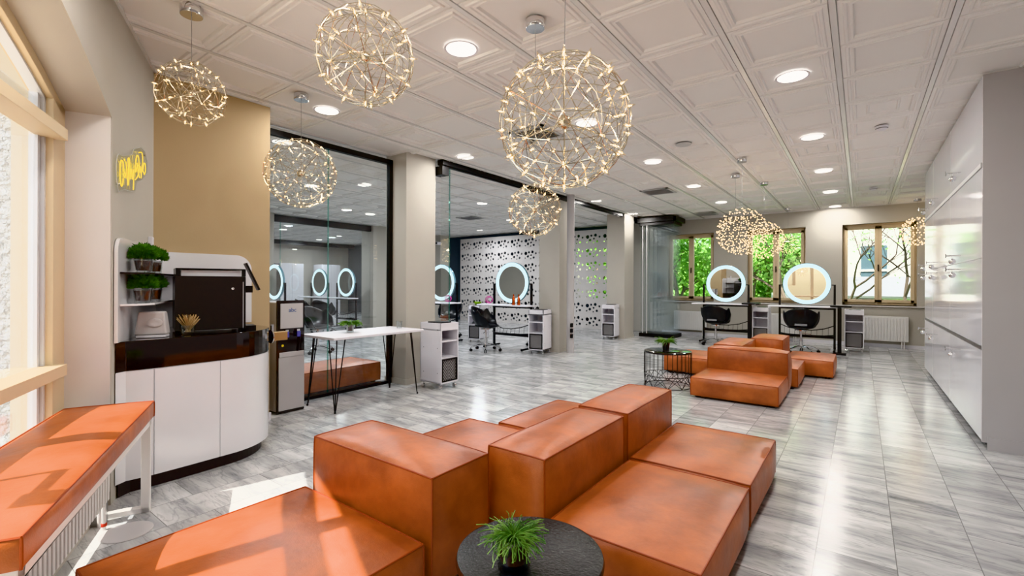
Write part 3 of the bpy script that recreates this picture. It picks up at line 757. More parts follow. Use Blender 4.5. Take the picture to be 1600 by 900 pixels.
def text_mesh(s, size, m, parent, mt, ext=.001, name='lettering'):
    cu = bpy.data.curves.new('t', 'FONT'); cu.body = s; cu.size = size; cu.extrude = ext; cu.align_x = 'CENTER'; cu.align_y = 'CENTER'
    ob = bpy.data.objects.new('t', cu); me = bpy.data.meshes.new_from_object(ob); bpy.data.objects.remove(ob)
    me.transform(mt); me.materials.clear(); me.materials.append(M[m])
    o = bpy.data.objects.new(name, me); COL.objects.link(o); o.parent = parent; return o
text_mesh('abc', .058, 'blue', wc, Matrix.Translation((.158, .01, 1.01)) @ Matrix.Rotation(PI/2, 4, 'Z') @ Matrix.Rotation(PI/2, 4, 'X'))
# ---------------------------------------------------------------- neon sign
NS = [[(0.949, 1.941), (0.955, 1.986), (0.984, 2.0), (1.012, 1.985), (1.022, 1.926), (1.017, 1.875), (0.988, 1.846), (0.96, 1.871), (0.955, 1.898)], [(0.924, 1.945), (0.944, 1.923), (0.924, 1.91), (0.905, 1.932), (0.924, 1.945)], [(0.936, 2.019), (0.924, 2.012)], [(0.9, 2.012), (0.879, 1.98), (0.867, 1.927), (0.847, 1.878), (0.832, 1.919), (0.838, 1.989), (0.85, 2.038), (0.82, 2.047), (0.805, 1.996), (0.799, 1.925)], [(0.799, 1.941), (0.784, 1.981), (0.765, 1.993), (0.759, 1.957), (0.743, 1.936), (0.731, 1.971), (0.708, 2.005)], [(0.708, 2.005), (0.712, 1.942), (0.721, 1.873)], [(0.663, 1.998), (0.673, 2.033), (0.656, 2.083), (0.63, 2.115), (0.596, 2.114), (0.575, 2.085), (0.572, 2.026), (0.613, 1.979), (0.671, 1.947)], [(0.663, 1.998), (0.63, 2.034), (0.57, 2.069)], [(0.63, 2.064), (0.596, 2.02), (0.561, 1.98)], [(0.579, 2.146), (0.504, 2.165), (0.479, 2.142), (0.475, 2.09), (0.504, 2.04), (0.519, 1.987)], [(0.544, 2.062), (0.526, 2.022), (0.49, 2.078), (0.472, 2.042), (0.453, 2.082), (0.435, 2.108), (0.401, 2.107), (0.393, 2.068), (0.425, 2.03), (0.453, 2.046)]]
NB_ = [(1.022, 2.014), (0.996, 2.033), (0.922, 2.042), (0.702, 2.099), (0.654, 2.148), (0.485, 2.204), (0.356, 2.21), (0.278, 2.151), (0.278, 2.072), (0.449, 1.983), (0.588, 1.948), (0.622, 1.878), (0.702, 1.864), (0.866, 1.848), (0.989, 1.811), (1.035, 1.877), (1.044, 1.949)]
ns = thing('neon_sign', 'yellow neon script sign on clear acrylic at the left wall above the plants', 'sign', W(.7, 0, 0))
o_ = W(.7, 0, 0)
mb = MB()
def smooth_path(p):
    if len(p) < 3: return p
    out = []
    for i in range(len(p)-1):
        p0, p1, p2, p3 = [Vector(p[max(0, min(len(p)-1, q))]) for q in (i-1, i, i+1, i+2)]
        for j in range(4):
            t = j/4; out.append(.5*((2*p1)+(p2-p0)*t+(2*p0-5*p1+4*p2-p3)*t*t+(3*p1-p0-3*p2+p3)*t**3))
    return out+[Vector(p[-1])]
for s_ in NS: mb.tube([W(a[0], -.028, a[1])-o_ for a in smooth_path([Vector((k, z, 0)) for k, z in s_])], .0025, 6)
mb.build('neon_tube', 'neon', ns, smooth=True)
k_ = len(NB_); vs = [W(k, -.012, z)-o_ for k, z in NB_]+[W(k, -.018, z)-o_ for k, z in NB_]
MB().add(vs, [tuple(range(k_)), tuple(reversed(range(k_, 2*k_)))]+[(i, (i+1) % k_, k_+(i+1) % k_, k_+i) for i in range(k_)]).build('acrylic_plate', 'acryl', ns)
mb = MB().tube([W(k, -.015, z)-o_ for k, z in NB_], .002, 4, closed=True); mb.build('plate_edge', 'framein', ns)
for k, z in ((.98, 1.86), (.36, 2.18), (.9, 2.02)): MB().lathe([(.008, 0), (.008, .02)], 12, mt=Matrix.Translation(W(k, 0, z)-o_) @ Matrix.Rotation(ang, 4, 'Z') @ Matrix.Rotation(-PI/2, 4, 'X')).build('standoff', 'chrome', ns)

# ---------------------------------------------------------------- trolleys
def make_trolley(label, loc, rz):
    t = thing('salon_trolley', label, 'trolley', loc, rz, 'white salon trolleys')
    w, d, z0, z1 = .30, .36, .075, .80; mb = MB()
    # open face is -Y, closed back +Y
    mb.box(-w/2, -w/2+.016, -d/2, d/2, z0, z1).box(w/2-.016, w/2, -d/2, d/2, z0, z1).box(-w/2, w/2, d/2-.012, d/2, z0, z1)
    mb.box(-w/2, w/2, -d/2, d/2, z0, z0+.016).box(-w/2, w/2, -d/2, d/2, z1-.09, z1-.074).box(-w/2, w/2, -d/2, -d/2+.016, z1-.09, z1)
    mb.build('carcass', 'whitem', t)
    for z in (.37, .57): MB().box(-w/2+.016, w/2-.016, -d/2+.01, d/2-.012, z, z+.016).build('shelf', 'whitem', t)
    fr = MB(); y = -d/2-.006; a, b, c, e = -w/2+.02, w/2-.02, z0+.02, .365
    fr.box(a, b, y, y+.014, c, c+.012).box(a, b, y, y+.014, e-.012, e).box(a, a+.012, y, y+.014, c, e).box(b-.012, b, y, y+.014, c, e)
    bk = fr.build('basket', 'black', t)
    ms = MB(); nx, nz = 9, 14; cw, ch = (b-a)/nx, (e-c)/nz
    for i in range(nx+1):
        for j in range(nz):
            x = a+i*cw; z = c+j*ch; o_ = cw/2 if j % 2 else 0
            for sg_ in (-1, 1):
                x2 = x+o_; x3 = x2+sg_*cw/2
                if a <= x2 <= b and a <= x3 <= b: ms.tube([(x2, y+.007, z), (x3, y+.007, z+ch)], .0022, 4, caps=False)
    ms.build('wire_mesh', 'black', bk)
    MB().box(a, b, y+.02, y+.03, c, e).build('liner', 'side', bk)
    for sx in (-1, 1):
        for sy in (-1, 1):
            cmb = MB(); c0 = Vector((sx*(w/2-.03), sy*(d/2-.03), 0))
            cmb.tube([c0+Vector((0, 0, .045)), c0+Vector((0, 0, z0))], .006, 8)
            cmb.tube([c0+Vector((-.012, .01, .024)), c0+Vector((.012, .01, .024))], .024, 16)
            cmb.build('caster', 'chrome', t, smooth=True)
    tl = MB().box(-.08, .10, -.1, .12, z1-.02, z1+.006); tl.build('tool_tray', 'black', t)
    sc_ = MB()
    for z in (.2, .5, .72):
        for yy in (-.12, .12): sc_.lathe([(.005, 0), (.005, .001), (1e-6, .001)], 8, mt=Matrix.Translation((w/2, yy, z)) @ Matrix.Rotation(PI/2, 4, 'Y')); sc_.lathe([(.005, 0), (.005, .001), (1e-6, .001)], 8, mt=Matrix.Translation((-w/2, yy, z)) @ Matrix.Rotation(-PI/2, 4, 'Y'))
    sc_.build('screw_caps', 'black', t)
    return t
tro = make_trolley('white trolley with a black mesh basket beside the first pillar, the nearest one', (-4.18, 4.10, 0), PI/2)
dup(tro, None, (-4.74, 7.22, 0), math.radians(8), 'white trolley standing against the second pillar')
dup(tro, None, (-4.66, 10.08, 0), math.radians(6), 'white trolley standing against the third pillar, before the perforated screen')
dup(tro, None, (-1.68, 11.1, 0), 0, 'white trolley between the two back styling stations')
dup(tro, None, (-.10, 11.15, 0), 0, 'white trolley at the right of the right back styling station')
dup(tro, None, (-6.72, 7.78, 0), math.radians(8), 'white trolley left of the black chair in the left room')
# ---------------------------------------------------------------- styling chairs
def shell(mb):
    NA, NT = 40, 14; vs = []; z0 = .43
    for i in range(NA):
        phi = 2*PI*i/NA                         # 0 = front (+Y)
        c_ = math.cos(phi)
        back = max(0, -c_); side = abs(math.sin(phi))
        zr = .50+.35*back**.7*(1 if c_ < 0 else 0)+.19*side**4*(1 if c_ > -.35 else .3)
        if c_ > .55: zr = .485
        R_x = .30; R_y = .27 if c_ < 0 else .26
        for j in range(NT+1):
            t = j/NT; r = math.sin(t*PI/2)**.75; z = z0+(zr-z0)*(1-math.cos(t*PI/2))**1.1
            fl_ = 1+.06*t*back
            vs.append((R_x*r*math.sin(phi)*fl_, R_y*r*c_*fl_, z))
    fs = []
    for i in range(NA):
        i2 = (i+1) % NA
        for j in range(NT): fs.append((i*(NT+1)+j, i2*(NT+1)+j, i2*(NT+1)+j+1, i*(NT+1)+j+1))
    mb.add(vs, fs)
def make_chair(label, loc, rz):
    t = thing('styling_chair', label, 'chair', loc, rz, 'black tub styling chairs')
    mb = MB(); shell(mb); o = mb.build('seat_shell', 'plastic', t)
    o.data.shade_smooth(); sm = o.modifiers.new('sol', 'SOLIDIFY'); sm.thickness = .022; sm.offset = -1
    sb = o.modifiers.new('sub', 'SUBSURF'); sb.levels = 1; sb.render_levels = 1
    MB().lathe([(.16, .455), (.21, .47), (.21, .49), (.17, .505), (1e-6, .51)], 28).build('seat_pad', 'plastic', t, smooth=True)
    mb = MB(); mb.cbox((0, -.232, .535), (.20, .016, .045), 0, math.radians(-28)); mb.build('lumbar_slot', 'grey', t, bevel=.012)
    mb = MB(); mb.lathe([(.028, .10), (.028, .24), (.018, .24), (.018, .40), (.10, .41), (.10, .43)], 20); mb.tube([(0, 0, .36), (.16, 0, .35)], .006, 8); mb.build('gas_lift', 'chrome', t, smooth=True)
    for i in range(5):
        a = 2*PI*i/5+.3; d = Vector((math.cos(a), math.sin(a), 0)); leg = MB()
        leg.tube([Vector((0, 0, .12)), d*.14+Vector((0, 0, .115)), d*.29+Vector((0, 0, .075))], [.02, .016, .012], 8)
        l_ = leg.build('leg', 'chrome', t, smooth=True)
        w_ = MB(); e = Vector((-d.y, d.x, 0)); c0 = d*.29
        w_.tube([c0+Vector((0, 0, .05)), c0+Vector((0, 0, .075))], .006, 8)
        for s_ in (-1, 1): w_.tube([c0+e*(.006*s_)+Vector((0, 0, .027)), c0+e*(.022*s_)+Vector((0, 0, .027))], .027, 14)
        w_.build('caster', 'black', l_, smooth=True)
    return t
ch = make_chair('black tub chair seen from behind at the left back styling station', (-2.46, 10.52, 0), math.radians(-6))
dup(ch, None, (-.90, 10.32, 0), math.radians(4), 'black tub chair seen from behind at the right back styling station')
dup(ch, None, (-5.72, 6.83, 0), math.radians(-68), 'black tub chair turned sideways in front of the lit mirror by the second pillar')
dup(ch, None, (-5.35, 8.15, 0), math.radians(150), 'black tub chair half hidden behind the trolley at the second pillar')
dup(ch, None, (-7.9, 8.1, 0), math.radians(200), 'black tub chair behind the left-hand lit mirror beyond the first pillar')
dup(ch, None, (-8.0, 4.75, 0), math.radians(-75), 'grey-black tub chair seen through the glass wall next to the first pillar')
dup(ch, None, (-11.0, 6.7, 0), math.radians(20), 'black tub chair seen through the glass wall before the paired far mirrors')
dup(ch, None, (-12.2, 6.9, 0), math.radians(-20), 'black tub chair farthest away through the glass wall')
# ---------------------------------------------------------------- styling stations
def make_station(label, loc, rz, tray=True):
    t = thing('styling_station', label, 'styling station', loc, rz, 'styling stations with round lit mirrors')
    hw = .455; mb = MB()
    MB().box(-.62, .60, -.36, -.03, .845, .87).build('tabletop', 'whitem', t, bevel=.004)
    for s_ in (-1, 1):
        p = MB().box(s_*hw-.018, s_*hw+.018, -.018, .018, .03, 1.28); p.build('post', 'black', t)
        MB().box(s_*hw-.016, s_*hw+.016, -.33, .18, .03, .06).build('foot', 'black', t)
        MB().box(min(s_*hw, s_*.405), max(s_*hw, s_*.405), -.01, .01, 1.262, 1.28).build('mirror_arm', 'black', t)
    for x in (-hw, hw):
        for y in (-.31, .16):
            MB().tube([(x-.014, y, .018), (x+.014, y, .018)], .018, 12).build('caster', 'chrome', t, smooth=True)
    MB().box(-hw, hw, -.02, .02, .25, .30).build('cross_bar', 'black', t); MB().box(-hw, hw, -.02, .02, .80, .84).build('cross_bar', 'black', t)
    mb = MB().tube([(-hw, -.05, .50), (-.3, -.12, .44), (-.1, -.16, .405), (.1, -.16, .405), (.3, -.12, .44), (hw, -.05, .50)], .008, 8)
    mb.tube([(-hw, -.05, .32), (-.3, -.16, .31), (0, -.2, .305), (.3, -.16, .31), (hw, -.05, .32)], .010, 8)
    for i in range(9):
        x = -.36+.09*i; z = .405+.095*(abs(x)/hw)**1.6; mb.tube([(x, -.16+.1*(abs(x)/hw)**2, z), (x, -.19+.12*(abs(x)/hw)**2, .31)], .003, 6)
    mb.build('footrest', 'black', t, smooth=True)
    rot = Matrix.Translation((0, 0, 1.295)) @ Matrix.Rotation(PI/2, 4, 'X')
    fr = MB().lathe([(.395, -.03), (.402, -.02), (.402, .018), (.394, .022), (.394, -.02)], 72, mt=rot, cap=False).build('mirror_rim', 'ringedge', t, smooth=True)
    MB().lathe([(.394, .020), (.322, .0215)], 72, mt=rot, cap=False).build('light_ring', 'ring', fr)
    MB().lathe([(.322, .0205), (1e-6, .0205)], 72, mt=rot, cap=False).build('mirror_glass', 'mirror', fr)
    MB().lathe([(.39, -.028), (1e-6, -.028)], 72, mt=rot, cap=False).build('mirror_back', 'grey', fr)
    if tray:
        MB().box(.40, .72, -.46, -.20, .87, .90).build('tool_tray', 'black', t, bevel=.006)
        MB().box(.51, .57, -.36, -.30, .0, .87).build('tray_pole', 'black', t)
        MB().box(.44, .64, -.44, -.22, .0, .03).build('tray_foot', 'black', t)
    return t
s0 = make_station('styling station with lit round mirror at the left of the back windows', (-2.36, 10.95, 0), 0)
dup(s0, None, (-.85, 10.76, 0), 0, 'styling station with lit round mirror at the right of the back windows')
s1 = make_station('styling station with lit round mirror in front of the perforated screen', (-5.50, 7.38, 0), 0, False)
dup(s1, None, (-7.45, 7.38, 0), 0, 'styling station with lit round mirror partly hidden by the first pillar')
dup(s1, None, (-11.6, 7.75, 0), 0, 'right-hand one of the paired lit mirrors seen far off through the glass wall')
dup(s1, None, (-12.95, 7.75, 0), 0, 'left-hand one of the paired lit mirrors seen far off through the glass wall')
dup(s1, None, (-10.7, 5.3, 0), 0, 'lit round mirror half cut off by the beige wall above the water cooler')
# small items on the left stations
def ontable(name, label, cat, x, y, z=.871): return thing(name, label, cat, (x, y, z))
t = ontable('copper_bottle', 'copper spray bottle at the left of the pair under the lit mirror', 'bottle', -5.30, 7.15)
MB().lathe([(.028, 0), (.03, .01), (.03, .12), (.014, .15), (.012, .17)], 20).build('body', 'copper', t, smooth=True); MB().lathe([(.014, .17), (.014, .20), (.008, .205)], 12).build('cap', 'copper', t)
dup(t, None, (-5.20, 7.18, .871), 0, 'copper spray bottle at the right of the pair under the lit mirror')
for x, y, lb in ((-5.95, 7.2, 'magenta hose coil hanging at the left end of the station by the screen'), (-7.05, 7.16, 'magenta hose coil on the table of the station by the first pillar')):
    t = ontable('hose_coil', lb, 'hose', x, y); mb = MB()
    for q in range(3): mb.tube([((.09-.012*q)*math.cos(a*PI/12), .02*q, .085+(.07-.01*q)*math.sin(a*PI/12)) for a in range(24)], .006, 6, closed=True)
    mb.build('coil', 'magenta', t, smooth=True)
t = thing('lime_bowl', 'lime green colour bowl on the trolley left of the black chair', 'bowl', (-6.72, 7.75, .807))
MB().lathe([(.04, 0), (.05, .01), (.09, .07), (.084, .07), (.045, .014), (1e-6, .012)], 24, cap=False).build('bowl', 'lime', t, smooth=True)
# ---------------------------------------------------------------- wardrobe
wd = thing('wardrobe_wall', 'full-height gloss white wardrobe with aluminium grip grooves along the right side', 'wardrobe', (.76, 5.14, 0))
L = 4.06
MB().box(.02, .63, .0, L, .06, T-.005).build('carcass', 'side', wd)
MB().box(.05, .63, .04, L, 0, .06).build('plinth', 'dark', wd)
MB().box(0, .635, -.02, .0, .055, T-.005).build('side_panel', 'side', wd, bevel=.002)
MB().box(.03, .635, -.03, -.02, .0, .10).build('side_plinth', 'side', wd)
MB().box(-.003, .02, 0, L, .772, .80).build('grip_groove', 'alu', wd); MB().box(-.008, .02, 0, L, 2.205, 2.24).build('grip_groove', 'vent', wd)
MB().box(.63, .64, -.03, L, 0, T-.005).build('back_panel', 'side', wd)
ysplit = [(.0, 1.62), (1.624, 3.10), (3.104, L)]
hy = (.96, 2.62, 3.6)
for (z0, z1, hz) in ((.065, .770, .67), (.802, 1.490, 1.43), (1.494, 2.203, 1.56), (2.242, T-.012, 2.35)):
    for (a, b), y in zip(ysplit, hy):
        d = MB().box(0, .02, a+.002, b-.002, z0, z1).build('door', 'wardrobe', wd, bevel=.0015)
        mb = MB().tube([(0, y, hz), (-.11, y, hz)], .006, 8).tube([(-.105, y, hz+.02), (-.105, y, hz-.02)], .005, 8).tube([(-.035, y-.012, hz), (-.035, y+.012, hz)], .004, 8).tube([(-.06, y, hz), (-.06, y, hz-.03)], .0015, 6)
        mb.sphere((-.06, y, hz-.055), .027, 8); mb.build('door_handle', 'chrome', d, smooth=True)
# ---------------------------------------------------------------- radiators at the back wall
def radiator(label, x0, x1, loc_y, z0, z1):
    t = thing('radiator', label, 'radiator', ((x0+x1)/2, loc_y, 0), 0, 'white wall radiators under the back windows'); h = (x1-x0)/2
    mb = MB().box(-h, h, -.04, .04, z0, z1); n = int((x1-x0)/.05)
    for i in range(n): mb.box(-h+.012+i*(2*h-.02)/n, -h+.012+i*(2*h-.02)/n+.024, -.052, -.04, z0+.02, z1-.03)
    mb.build('panel', 'rad', t, bevel=.003)
    mb = MB()
    for dx in (.06, .10): mb.tube([(h-dx, 0, z0), (h-dx, 0, 0)], .010, 8)
    mb.build('pipe', 'rad', t, smooth=True)
    MB().box(-h+.2, -h+.24, .04, .095, z0+.1, z1-.1).box(h-.24, h-.2, .04, .095, z0+.1, z1-.1).build('bracket', 'rad', t)
radiator('white radiator behind the glass panel stack', -3.85, -3.05, BY-.10, .13, .60)
radiator('white radiator between the two back styling stations', -1.9, -1.1, BY-.10, .13, .62)
radiator('white radiator under the right back window', -.25, .76, BY-.10, .14, .64)
# ---------------------------------------------------------------- ceiling fittings
rowY = [2.42, 4.30, 6.20, 8.14, 10.06, 11.98]
DL = [(-.44, y) for y in rowY]+[(-2.26, y) for y in rowY[:5]]+[(-4.10, 2.52), (-4.14, 4.52), (-4.22, 8.45), (-4.3, 10.5)]
DL += [(-5.45, 2.78), (-6.27, 7.36), (-6.7, 4.81), (-7.6, 6.3), (-9.45, 6.95), (-9.47, 11.0), (-7.3, 9.7), (-14.4, 7.38), (-14.7, 9.55), (-12.3, 6.6), (-16.6, 9.9)]
DL += [(-.44, .5), (-2.26, .5)]  # unseen extra downlights added as fill light near the camera
names = ['nearest', 'second', 'third', 'fourth', 'fifth', 'farthest']
dl0 = None
def lamp_area(x, y, z, size, power, col=(1, .965, .92)):
    l = bpy.data.lights.new('downlight_lamp', 'AREA'); l.shape = 'DISK'; l.size = size; l.energy = power; l.color = col
    o = bpy.data.objects.new('downlight_lamp', l); COL.objects.link(o); o.location = (x, y, z); return o
for i, (x, y) in enumerate(DL):
    if i < 6: lb = 'round recessed downlight in the row nearest the wardrobe, %s from the camera' % names[i]
    elif i < 11: lb = 'round recessed downlight in the middle ceiling row, %s from the camera' % (names[i-6] if i < 10 else 'farthest')
    elif i < 15: lb = 'round recessed downlight in the row beside the glass partition, '+['by the beige wall corner', 'in front of the first pillar', 'above the second pillar', 'by the third pillar'][i-11]
    elif i < 26: lb = 'round recessed downlight in the ceiling of the left room behind the glass'
    else: lb = 'added unseen fill downlight over the near end of the room, '+('on the wardrobe side' if i == 26 else 'on the arched window side')
    if dl0 is None:
        dl0 = thing('downlight', lb, 'ceiling light', (x, y, T), 0, 'recessed ceiling downlights')
        MB().lathe([(.105, -.002), (.118, -.004), (.120, .0), (.105, .0)], 40, cap=False).build('trim_ring', 'whitem', dl0, smooth=True)
        MB().lathe([(.104, -.003), (1e-6, -.003)], 40, cap=False).build('diffuser', 'down', dl0)
    else: dup(dl0, None, (x, y, T), 0, lb)
    lamp_area(x, y, T-.012, .2, 15 if x > -5 else 32, (1, .965, .92) if x > -5 else (.9, .95, 1))
def vent(label, x, y, s=.5):
    t = thing('ceiling_vent', label, 'vent', (x, y, T), 0, 'square louvred ceiling vents'); h = s/2
    mb = MB().box(-h, h, -h, -h+.04, -.014, -.001).box(-h, h, h-.04, h, -.014, -.001).box(-h, -h+.04, -h, h, -.014, -.001).box(h-.04, h, -h, h, -.014, -.001)
    mb.build('frame', 'vent', t); MB().box(-h+.03, h-.03, -h+.03, h-.03, -.004, -.001).build('backing', 'ventd', t)
    for i in range(9):
        yy = -h+.06+i*(s-.12)/8; m_ = MB(); m_.cbox((0, yy, -.012), (s-.08, .028, .003), 0, math.radians(35)); m_.build('slat', 'vent', t)
vent('louvred ceiling vent seen through the big pendant ball', -2.86, 4.28, .46)
vent('louvred ceiling vent above the sofa islands left of the middle downlights', -2.90, 8.22, .5)
vent('louvred ceiling vent close to the back wall', -2.92, 11.5, .46)
vent('louvred ceiling vent in the left room before the screen', -7.9, 8.8, .5)
t = thing('ceiling_speaker', 'round flat grey speaker cover in the middle of the ceiling', 'speaker', (-1.68, 5.62, T)); MB().lathe([(.09, 0), (.09, -.008), (.08, -.012), (1e-6, -.013)], 32).build('cover', 'vent', t, smooth=True)
for x, y, lb in ((.17, 6.2, 'white smoke detector on the ceiling near the wardrobe, closer one'), (.17, 10.05, 'white smoke detector on the ceiling near the wardrobe, farther one')):
    t = thing('smoke_detector', lb, 'detector', (x, y, T)); MB().lathe([(.06, 0), (.06, -.012), (.045, -.03), (.03, -.042), (1e-6, -.044)], 28).build('housing', 'whitem', t, smooth=True)
    MB().lathe([(.052, -.016), (.054, -.022), (.046, -.028)], 28, cap=False).build('vent_ring', 'grey', t, smooth=True)
t = thing('security_camera', 'small white security camera on the pillar beside the perforated screen', 'camera', (-11.45, 11.28, 2.62))
MB().box(-.05, .05, -.20, -.02, -.04, .06).build('housing', 'whitem', t, bevel=.01); MB().lathe([(.03, 0), (.03, .02)], 16, mt=Matrix.Translation((0, -.20, .01)) @ Matrix.Rotation(PI/2, 4, 'X')).build('lens', 'black', t); MB().box(-.015, .015, -.03, .02, -.01, .02).build('bracket', 'whitem', t)
# ---------------------------------------------------------------- pendants
def geo(freq):
    bm = bmesh.new(); bmesh.ops.create_icosphere(bm, subdivisions=1, radius=1); 
    vs = [v.co.copy() for v in bm.verts]; fs = [[v.index for v in f.verts] for f in bm.faces]; bm.free()
    pts = []; idx = {}
    def key(p): return (round(p.x, 4), round(p.y, 4), round(p.z, 4))
    def get(p):
        p = p.normalized(); k = key(p)
        if k not in idx: idx[k] = len(pts); pts.append(p)
        return idx[k]
    ed = set()
    for f in fs:
        a, b, c = [vs[i] for i in f]; g = {}
        for i in range(freq+1):
            for j in range(freq+1-i):
                g[i, j] = get((a*(freq-i-j)+b*i+c*j)/freq)
        for (i, j) in g:
            for (di, dj) in ((1, 0), (0, 1), (1, -1)):
                if (i+di, j+dj) in g: ed.add(tuple(sorted((g[i, j], g[i+di, j+dj]))))
    return pts, sorted(ed)
def pendant(label, x, y, zc, R, freq, wire_r=.0016, bulb_len=.03, bulb_r=.0065, near=True, canopy=True, power=4, spin=0.):
    t = thing('globe_pendant', label, 'pendant light', (x, y, zc), spin, 'wire globe pendant lights')
    h = T-zc
    if canopy: MB().lathe([(.058, h-.055), (.060, h-.052), (.060, h-.001)], 32).build('canopy', 'chrome', t, smooth=True)
    MB().tube([(0, 0, R*.98), (.004, 0, (R+h)/2), (0, 0, h-.05)], .0018, 6).build('cable', 'alu', t)
    pts, ed = geo(freq); mb = MB()
    for a, b in ed:
        p, q = pts[a], pts[b]; m_ = ((p+q)/2).normalized()
        if not near and (a*7+b*3) % 2: continue
        mb.tube([p*R, m_*R, q*R], wire_r, 4, caps=False)
    fr = mb.build('wire_frame', 'wire' if near else 'wiredark', t, smooth=True)
    # inner star of rods
    mb = MB(); rnd = random.Random(freq)
    bm = bmesh.new(); bmesh.ops.create_icosphere(bm, subdivisions=1, radius=1); ic = [v.co.copy() for v in bm.verts]; ie = [(e.verts[0].index, e.verts[1].index) for e in bm.edges]; bm.free()
    if near:
        for v in ic: mb.tube([v*R*.98, v*R*.10], wire_r*1.5, 5, caps=False)
        for a, b in ie:
            p, q = ic[a], ic[b]; off = p.cross(q).normalized()*.16
            for sg_ in (-1, 1):
                mb.tube([(p*(1-f_)+q*f_+off*sg_*math.sin(PI*f_)).normalized()*R*.965 for f_ in (0, .17, .33, .5, .67, .83, 1)], wire_r*.9, 4, caps=False)
        mb.sphere((0, 0, 0), R*.11, 8); mb.build('inner_rods', 'wire', t, smooth=True)
    if near:
        gl, gr = bulb_len*1.25, bulb_r*1.45
        bme = MB().lathe([(gr*.55, -gl*.55), (gr, -gl*.35), (gr, gl*.2), (gr*.35, gl*.6), (1e-6, gl*.62)], 8, cap=False)
        core = MB().lathe([(1e-6, -bulb_len*.34), (bulb_r*.62, -bulb_len*.2), (bulb_r*.62, bulb_len*.16), (1e-6, bulb_len*.32)], 8, cap=False)
        first = None
        for p in pts:
            q = p.to_track_quat('Z', 'Y')
            if first is None:
                o = first = bme.build('bulb', 'bulbglass', t, smooth=True); so_ = core.build('led_core', 'bulb', first, smooth=True)
            else:
                o = first.copy(); COL.objects.link(o); c_ = so_.copy(); COL.objects.link(c_); c_.parent = o
            o.rotation_mode = 'QUATERNION'; o.rotation_quaternion = q; o.location = p*(R-.004)
    else:
        mb = MB(); rnd = random.Random(3)
        allp = list(pts)+[((pts[a]+pts[b])/2).normalized()*rnd.uniform(.8, 1.04) for a, b in ed[::1] if rnd.random() < .22]
        for p in allp: mb.sphere(p*R, bulb_r, 3)
        o = mb.build('bulbs', 'bulbfar', t); o['kind'] = 'stuff'
    l = bpy.data.lights.new('pendant_lamp', 'POINT'); l.energy = power; l.color = (1, .84, .62); l.shadow_soft_size = .02
    lo = bpy.data.objects.new('pendant_lamp', l); COL.objects.link(lo); lo.location = (x, y, zc)
    return t
pendant('small wire globe pendant at far left, hanging by the yellow neon sign', -3.215, 1.09, 2.41, .185, 2, .0013, .026, .0038, power=7)
pendant('wire globe pendant at the top of the picture, left of the centre', -1.68, 1.21, 2.235, .20, 2, .0015, .028, .0040, power=5, spin=.4)
pendant('dense wire globe pendant hanging before the black-framed glass wall', -3.93, 2.17, 2.235, .295, 3, .0016, .018, .0045, power=9)
pendant('largest wire globe pendant, over the foreground sofa', -1.04, 1.77, 1.985, .285, 3, .0017, .032, .0044, power=7, spin=.2)
pendant('small wire globe pendant hanging just below the largest one', -1.64, 2.43, 1.74, .165, 2, .0013, .026, .0038, power=4, spin=.7)
pendant('dense glittering globe pendant, leftmost and largest of the cluster over the far sofa', -1.25, 6.69, 1.97, .30, 4, .0010, .02, .0056, near=False, power=1.2)
pendant('dense glittering globe pendant hidden right behind the large one of the far cluster', -1.51, 7.61, 2.03, .26, 3, .0010, .02, .0056, near=False, power=1)
pendant('dense glittering globe pendant at the right of the far cluster', -1.25, 8.43, 1.99, .29, 4, .0010, .02, .0062, near=False, power=1)
pendant('small sparse globe pendant before the middle back window', -1.26, 11.6, 2.14, .19, 3, .0008, .02, .0035, near=False, power=.5)
pendant('glittering globe pendant at the right, partly cut off by the wardrobe', .86, 11.75, 2.30, .26, 3, .0010, .02, .0085, near=False, power=1)
# ---------------------------------------------------------------- outside the back windows
def tree(label, x, y, h, R, n, seed, bare=False, name='tree', size=.09):
    t = thing(name, label, 'tree', (x, y, -.6)); rnd = random.Random(seed); mb = MB()
    tips = []
    def grow(p, d, l, r, k):
        pts = [p]; q = p
        for i in range(4):
            d2 = (d+Vector((rnd.uniform(-.18, .18), rnd.uniform(-.18, .18), rnd.uniform(-.05, .12)))).normalized(); q = q+d2*l/4; pts.append(q); d = d2
        mb.tube(pts, [r*(1-.11*i) for i in range(5)], 5, caps=False)
        tips.append(q)
        if k > 0:
            for _ in range(3 if k > 1 else 4):
                a = rnd.uniform(0, 2*PI); s = rnd.uniform(.5, .95)
                grow(pts[rnd.choice((2, 3, 4))], (d+Vector((math.cos(a)*s, math.sin(a)*s, rnd.uniform(-.1, .4)))).normalized(), l*.66, r*.55, k-1)
    grow(Vector((0, 0, 0)), Vector((0, 0, 1)), h*.42, h*(.012 if n < 400 else .02), 5 if n < 400 else 4)
    mb.build('trunk', 'bark', t, smooth=True)
    lf = MB()
    for i in range(n):
        c0 = rnd.choice(tips)+Vector((rnd.gauss(0, R*.16), rnd.gauss(0, R*.16), rnd.gauss(0, R*.14)))
        u_ = Vector((rnd.uniform(-1, 1), rnd.uniform(-1, 1), rnd.uniform(-1, 1))).normalized(); v_ = u_.orthogonal().normalized(); s = size*rnd.uniform(.6, 1.2)
        lf.add([c0-u_*s, c0-v_*s*.55, c0+u_*s, c0+v_*s*.55], [(0, 1, 2, 3)])
    if n: lf.build('leaves', 'fol_tree', t)
    return t
tree('leafy green tree outside the left back window', -5.3, 17.6, 5.4, 2.2, 6500, 1)
tree('leafy green tree outside between the left and middle back windows', -3.4, 19.2, 6.0, 2.4, 6500, 2)
tree('leafy green tree behind the perforated screen', -8.2, 17.5, 5.6, 2.2, 5000, 4)
tree('thin light green tree outside the middle back window', -1.75, 17.0, 4.4, 1.5, 1700, 3, size=.07)
